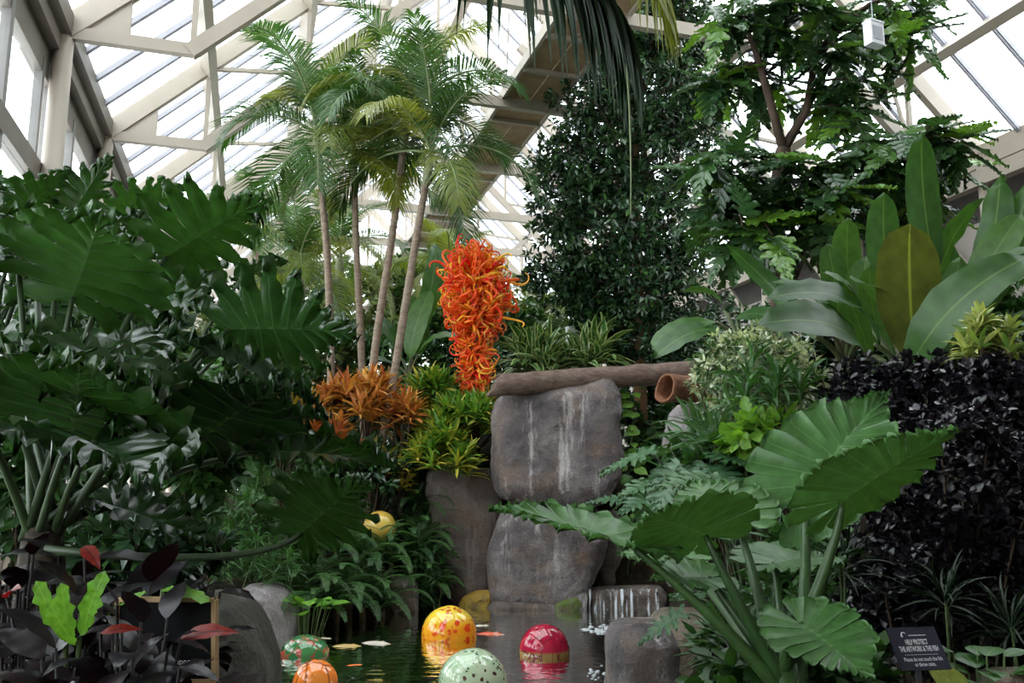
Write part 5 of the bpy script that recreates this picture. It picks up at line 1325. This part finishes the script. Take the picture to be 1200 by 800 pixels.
# ------------------------------------------------------------------ background planting
BG = 'bushes along the far planting beds'
far = [(330, 545, 19, 60, 40, L_MID, 'low leafy bush on the slope behind the sedges'), (410, 540, 18.2, 50, 34, L_FICUS, 'shaded bush behind the yellow leaved croton'), (470, 480, 20, 50, 40, L_MID, 'bush behind the tall copper croton'), (250, 420, 18, 50, 60, L_OLIVE, 'olive bush seen past the lobed leaf tips'), (385, 500, 20, 60, 40, L_MID, 'leafy bush on the slope behind the rusty croton'), (310, 420, 21, 46, 50, L_MID, 'mid green bush behind the short stout palm'), (375, 440, 22, 50, 42, L_OLIVE, 'olive bush between the palm trunks'), (440, 440, 22.5, 45, 45, L_MID, 'mid green bush behind the leaning palm trunks'),
       (500, 430, 23, 50, 55, L_MID, 'dark bush behind the banana plant with light green leaves'), (560, 440, 22, 50, 45, L_FICUS, 'very dark bush behind the glass sculpture'), (610, 405, 24, 45, 45, L_MID, 'bush behind the striped dracaenas'),
       (645, 385, 27, 40, 40, L_OLIVE, 'olive bush below the far end of the roof'), (590, 370, 30, 50, 45, L_OLIVE, 'distant olive bush right of the glass sculpture'), (700, 430, 23, 45, 30, L_MID, 'bush in front of the small feathery palm'),
       (760, 455, 22, 50, 50, L_FICUS, 'dark bush behind the fig trunk'), (830, 420, 21, 50, 45, L_FICUS, 'dark bush right of the fig trunk'), (760, 530, 18.6, 50, 55, L_MID, 'shaded bush filling the gap behind the boulders'),
       (330, 500, 18, 50, 40, L_MID, 'leafy bush behind the yellow croton'), (270, 470, 15, 50, 60, L_MID, 'broad leaved bush behind the smaller tree philodendron'), (475, 545, 16.8, 30, 42, L_FICUS, 'dark bush left of the brown rock slab'),
       (420, 360, 28, 60, 50, L_OLIVE, 'distant olive trees behind the palm trunks'), (340, 350, 30, 60, 55, L_MID, 'distant green trees by the glass wall'), (500, 350, 29, 50, 60, L_MID, 'distant tree behind the outermost leaning trunk'),
       (900, 400, 17, 60, 50, L_FICUS, 'dark bush behind the breadfruit trunk'), (980, 420, 14, 60, 45, L_FICUS, 'dark bush under the small upright banana leaves'), (1130, 390, 11.5, 70, 60, L_MID, 'bush behind the narrow banana leaves'),
       (240, 520, 11, 40, 60, L_MID, 'dark leafy bush under the lobed leaf at the bank'), (560, 480, 19.5, 40, 22, L_MID, 'low bush at the foot of the sculpture pole'), (640, 455, 19, 60, 14, L_MID, 'low green bushes right behind the long log')]
for i, (px, py, Y, rx, rz, mt, lab) in enumerate(far):
    bush('background_bush', lab, 'bush', px, py, Y, rx, rz, int(rx * rz * .11), 9, (.26 if Y > 20 else .2) * (1 if mt is not L_FICUS else .8), mt, 300 + i, LF_S if i % 2 else LF_W, BG, droop=.4, lump=.3)
# green bank plants around the golden ball
bush('bank_bush', 'glossy dark leaved bush right of the golden glass ball', 'bush', 488, 612, 16.3, 26, 30, 120, 8, .2, L_MID, 340, LF_N)
bush('bank_bush', 'dark leafy plant trailing over the stones beside the brown slab', 'bush', 500, 665, 15.2, 22, 34, 110, 8, .18, L_MID, 341, LF_N)
bush('bank_bush', 'shaded leafy bush on the bank behind the pale lilac boulder', 'bush', 290, 640, 13.9, 40, 55, 200, 8, .2, L_FERN, 342, LF_N)
bush('bank_bush', 'dark leafy bush in the shade of the big tree philodendron', 'bush', 165, 648, 5.6, 85, 48, 240, 8, .13, L_FICUS, 343, LF_S)
bush('bank_bush', 'dark bush low against the glass wall', 'bush', 30, 560, 7.5, 70, 70, 180, 8, .18, L_MID, 344, LF_S)
bush('bank_bush', 'tall leafy bush against the glass wall behind the philodendrons', 'bush', 120, 400, 9.5, 90, 110, 420, 8, .22, L_MID, 345, LF_W)
bush('bank_bush', 'dark leafy plant under the copper croton beside the leaning palm feet', 'bush', 432, 545, 15.6, 34, 26, 150, 8, .17, L_FICUS, 346, LF_S)
bush('bank_bush', 'dark leafy plant under the rusty croton', 'bush', 385, 550, 15.4, 34, 26, 150, 8, .17, L_MID, 347, LF_S)
# yellow variegated shrub
shr('yellow_shrub', 'yellow and green variegated shrub below the narrow banana leaves', 'shrub', 1165, 408, 6.6, 34, 36, 18, 20, .16, ST[2], leafmat('yellow_green_leaf', [(.07, .17, .03), (.16, .28, .06), (.46, .5, .16), (.58, .58, .28)], None, .4, .25), 30)

# ------------------------------------------------------------------ dark red leaved plants at the lower left corner
RUB = [paddle(.22, .10, .22, .012, 11 + i, nseg=10, p=.7) for i in range(3)]
RUB_ME = [tmesh(t, L_RUBY, 'leaf') for t in RUB]; RED_ME = tmesh(RUB[0], L_RED, 'leaf')
M_BLACKSTEM = plain('black_stem', (.008, .006, .006), .7, (.014, .01, .01), 8)
RG = 'black leaved plants at the corner of the near bed'
for i, (px, py, Y, n, L, lab) in enumerate(((40, 765, 2.9, 30, .21, 'black leaved plant with purple sheen at the near corner of the bed'), (112, 755, 3.1, 30, .20, 'black leaved plant around the bright green crested leaves'), (158, 718, 3.4, 28, .21, 'black leaved plant rising behind the bronze framed board'),
                                            (172, 752, 2.7, 24, .16, 'black leaved plant hanging over the bronze framed board'), (25, 705, 3.3, 28, .22, 'black leaved plant under the philodendron trunk'), (118, 800, 2.6, 26, .18, 'low black leaved plant before the bronze framed board'),
                                            (160, 825, 2.5, 22, .15, 'small black leaved plant below the bronze framed board'), (85, 685, 3.7, 26, .22, 'black leaved plant beside the philodendron stalks'), (50, 815, 2.5, 24, .18, 'low black leaved plant at the very edge of the bed'), (205, 722, 3.3, 22, .19, 'black leaved plant between the framed board and the mossy boulder'))):
    broadleaf('black_ruby_plant', lab, px, py, Y, n, L, RUB_ME, 400 + i, .22, .52, (-.5, 1.3), .17, group=RG, droop=(-.8, .4), petm=M_BLACKSTEM, zs=.22)
root = thing('red_leaf_plant', 'plant with a few deep red leaves lying among the black leaved plants', 'plant', gz_(*P(150, 790, 2.9)[:2]))
st = MB()
for (A, T_) in (((118, 742, 2.55), (168, 738, 2.6)), ((212, 748, 2.7), (282, 742, 2.7)), ((98, 640, 3.4), (118, 668, 3.3)), ((8, 700, 2.9), (26, 690, 2.8))):
    leafput('leaf', RED_ME, root, P(*A), P(*T_), (0, -.6, .8), .34, .22); st.tube(bez(np.array(root.location) - [0, 0, .03], (np.array(root.location) + P(*A)) / 2, P(*A), 6), .005, 5)
part('stems', st, M_BLACKSTEM, root)
CR = tmesh(paddle(.10, .06, .3, .02, 31, nseg=12, p=.4, tear=.35), leafmat('crested_green_leaf', [(.12, .30, .03), (.16, .36, .04)], (.2, .4, .06), .38, .35, 'rand'), 'leaf')
root = thing('crested_plant', 'bright green crested leaves rising among the black leaved plants', 'plant', gz_(*P(85, 790, 3.0)[:2]))
for (a, b, Y) in (((80, 752), (42, 680), 2.5), ((84, 750), (72, 682), 2.45), ((94, 745), (124, 668), 2.5), ((98, 742), (114, 688), 2.4), ((88, 756), (56, 702), 2.4)):
    leafput('leaf', CR, root, P(a[0], a[1], Y), P(b[0], b[1], Y - .05), (.1, -.9, .3), .26, .10)
st = MB()
for a in ((78, 748), (94, 742)): st.tube([np.array(root.location) - [0, 0, .03], P(a[0], a[1], 2.9), P(a[0], a[1] - 4, 2.9)], .008, 6)
part('stems', st, M_GREENSTEM, root)
root = thing('green_strap_plant', 'two bright green strap leaves arching over the bronze framed board', 'plant', gz_(*P(185, 790, 3.1)[:2]))
for (a, b, c_) in (((126, 722, 3.0), (150, 690, 2.95), (172, 695, 2.9)), ((190, 690, 3.0), (222, 682, 2.95), (246, 706, 2.9))):
    leafput('leaf', CR, root, P(*a), P(*c_), (0, -.5, .9), .22, .10)
part('stems', MB().tube(bez(np.array(root.location) - [0, 0, .03], P(150, 750, 3.0), P(127, 721, 3.0), 8), .007, 6).tube(bez(np.array(root.location) - [0, 0, .03], P(180, 730, 3.0), P(191, 690, 3.0), 8), .007, 6), M_GREENSTEM, root)

# ------------------------------------------------------------------ signs and hanging boxes
def text(parent, s_, p, size, axx, axu, mat, name='lettering', align='CENTER', thick=.0, width=None):
    cu = bpy.data.curves.new(name, 'FONT'); cu.body = s_; cu.size = size; cu.align_x = align; cu.offset = thick
    ob = bpy.data.objects.new(name, cu); COL.objects.link(ob); bpy.context.view_layer.update()
    me = bpy.data.meshes.new_from_object(ob); COL.objects.unlink(ob); bpy.data.objects.remove(ob)
    me.materials.clear(); me.materials.append(mat); me.name = name
    axx, axu = unit(axx), unit(axu); nn = np.cross(axx, axu)
    k = 1.0
    if width:
        xs = [v.co.x for v in me.vertices]; k = width / (max(xs) - min(xs))
    return put(name, me, parent, p, np.stack([axx * k, axu, nn], 1))
M_NAVY = plain('navy_sign_face', (.016, .018, .036), .45, (.02, .022, .042), 3)
M_WHITE = plain('white_print', (.75, .76, .8), .6)
M_POST = plain('grey_post', (.10, .10, .11), .5, (.13, .13, .14), 4, metal=.4)
M_BRONZE = plain('bronze_frame', (.42, .27, .13), .4, (.5, .33, .17), 5)
def caution_sign():
    Y = 3.75
    a, b, c_, d = P(1047, 784, Y - .05), P(1111, 784, Y - .05), P(1103, 736, Y + .05), P(1043, 736, Y + .05)
    c_ = b + (c_ - b); mid = (a + b + c_ + d) / 4
    x = unit(b - a + np.array([0, .04, 0])); u = (c_ + d) / 2 - (a + b) / 2; u = unit(u - x * (u @ x)); w = np.linalg.norm(b - a); h = np.linalg.norm((c_ + d) / 2 - (a + b) / 2); n = np.cross(x, u)
    foot = gz_(mid[0], mid[1] + .03)
    root = thing('caution_sign', 'small navy sign asking visitors to protect the artwork and the fish', 'sign', foot)
    part('panel', MB().box(mid - u * h / 2, mid + u * h / 2, w, .008, n), M_NAVY, root, False)
    part('post', MB().box(foot - [0, 0, .1], mid - n * .012, .022, .012, [0, 1, 0]), M_POST, root, False)
    o = mid + n * .006
    text(root, 'HELP PROTECT', o + u * h * .085, h * .17, x, u, M_WHITE, thick=.001, width=w * .46)
    text(root, 'THE ARTWORK & THE FISH', o - u * h * .075, h * .17, x, u, M_WHITE, thick=.001, width=w * .80)
    part('rule_line', MB().box(o - u * h * .155 - x * w * .34, o - u * h * .155 + x * w * .34, .001, .001, n), M_WHITE, root, False)
    text(root, 'Please do not touch the fish', o - u * h * .30, h * .125, x, u, M_WHITE, thick=.0004, width=w * .78)
    text(root, 'or throw coins.', o - u * h * .42, h * .125, x, u, M_WHITE, thick=.0004, width=w * .42)
    # emblem: curved leaf mark and a line of small print
    e = o + u * h * .30 - x * w * .20
    pts = [e + x * .012 * math.cos(t) + u * .014 * math.sin(t) for t in np.linspace(.5, 3.6, 10)]
    part('emblem', MB().tube(pts, np.linspace(.001, .0045, 10), 5), M_WHITE, root)
    part('small_print_line', MB().box(e + x * .02, e + x * .1, .003, .001, n), M_WHITE, root, False)
caution_sign()
def framed_board():
    Y = 2.95
    a, b, d = P(138, 797, Y), P(252, 797, Y), P(252, 702, Y)
    u = unit(d - b); x = unit(b - a); h = np.linalg.norm(d - b); w = np.linalg.norm(b - a); n = np.cross(x, u); mid = (a + d) / 2
    foot = gz_(mid[0], mid[1] + .02)
    root = thing('framed_board', 'dark information board in a thin bronze frame half hidden by black leaves', 'sign', foot)
    part('panel', MB().box(mid - u * h / 2, mid + u * h / 2, w, .02, n), plain('black_board', (.008, .008, .009), .8, spec=.1), root, False)
    for s_ in (-1, 1):
        part('frame_rail', MB().box(mid + u * s_ * h / 2 - x * w / 2, mid + u * s_ * h / 2 + x * w / 2, .014, .035, n), M_BRONZE, root, False)
        part('frame_rail', MB().box(mid + x * s_ * w / 2 - u * h / 2, mid + x * s_ * w / 2 + u * h / 2, .014, .035, n), M_BRONZE, root, False)
        part('leg', MB().box(mid + x * s_ * w * .4 - u * h / 2, np.array([(mid + x * s_ * w * .4)[0], mid[1], foot[2] - .1]), .025, .02, [0, 1, 0]), M_POST, root, False)
    q = P(218, 777, Y) + n * .0125
    text(root, 'support', q, .026, x, u, M_WHITE)
framed_board()
M_BOX = plain('white_plastic', (.72, .74, .78), .45)
def hangbox(label, px, py, Y, w, h, ztop):
    c_ = P(px, py, Y); root = thing('hanging_box', label, 'hanging box', c_ - np.array([0, 0, h / 2]), 'white boxes hung on cords')
    a = math.radians(25); ax = np.array([math.cos(a), math.sin(a), 0]); ay = np.array([-math.sin(a), math.cos(a), 0])
    part('box', MB().box(c_ - [0, 0, h / 2], c_ + [0, 0, h / 2], w, w * .6, ay), M_BOX, root, False)
    part('lid', MB().box(c_ + [0, 0, h / 2], c_ + [0, 0, h / 2 + .03], w * 1.06, w * .66, ay), M_BOX, root, False)
    part('slot_panel', MB().box(c_ - ay * w * .305 - [0, 0, h * .3], c_ - ay * w * .305 + [0, 0, h * .3], w * .7, .01, ay), M_BAR, root, False)
    part('cord', MB().tube([c_ + [0, 0, h / 2], np.array([c_[0], c_[1], ztop])], .008, 5), M_BOX, root)
def roof_at(c_):
    X = c_[0] * LT[0] + c_[1] * LT[1]; return CZ + roofz(X)
q = P(1024, 41, 11.5); hangbox('white box hanging on a cord before the breadfruit leaves', 1024, 41, 11.5, .25, .34, roof_at(q))
q = P(672, 398, 20); hangbox('small white box hanging on a cord behind the dracaenas', 672, 398, 20, .32, .55, roof_at(q))
# lime coloured broad leaf under the sign, kerb stone
root = thing('lime_leaf_plant', 'pale lime broad folded leaf under the caution sign', 'plant', gz_(*P(1100, 830, 3.8)[:2]))
me = tmesh(paddle(.3, .02, .12, .004, 41, nseg=10, p=.8), leafmat('pale_lime_leaf', [(.34, .42, .06), (.38, .46, .07)], (.5, .55, .15), .45, .3, 'rand', veinw=.96), 'leaf')
leafput('leaf', me, root, P(1150, 835, 3.75), P(1075, 765, 3.85), (.2, -.6, .8), .62, .3)
part('stem', MB().tube(bez(np.array(root.location) - [0, 0, .03], P(1160, 850, 3.75), P(1149, 834, 3.75), 6), .01, 6), M_GREENSTEM, root)
rock('kerb_stone', 'tan kerb stone at the near edge of the right bed', M_ROCKB, 4.0, [(786, 1172, 1230), (792, 1160, 1230), (830, 1155, 1230)], .3, 5, .05, 21)
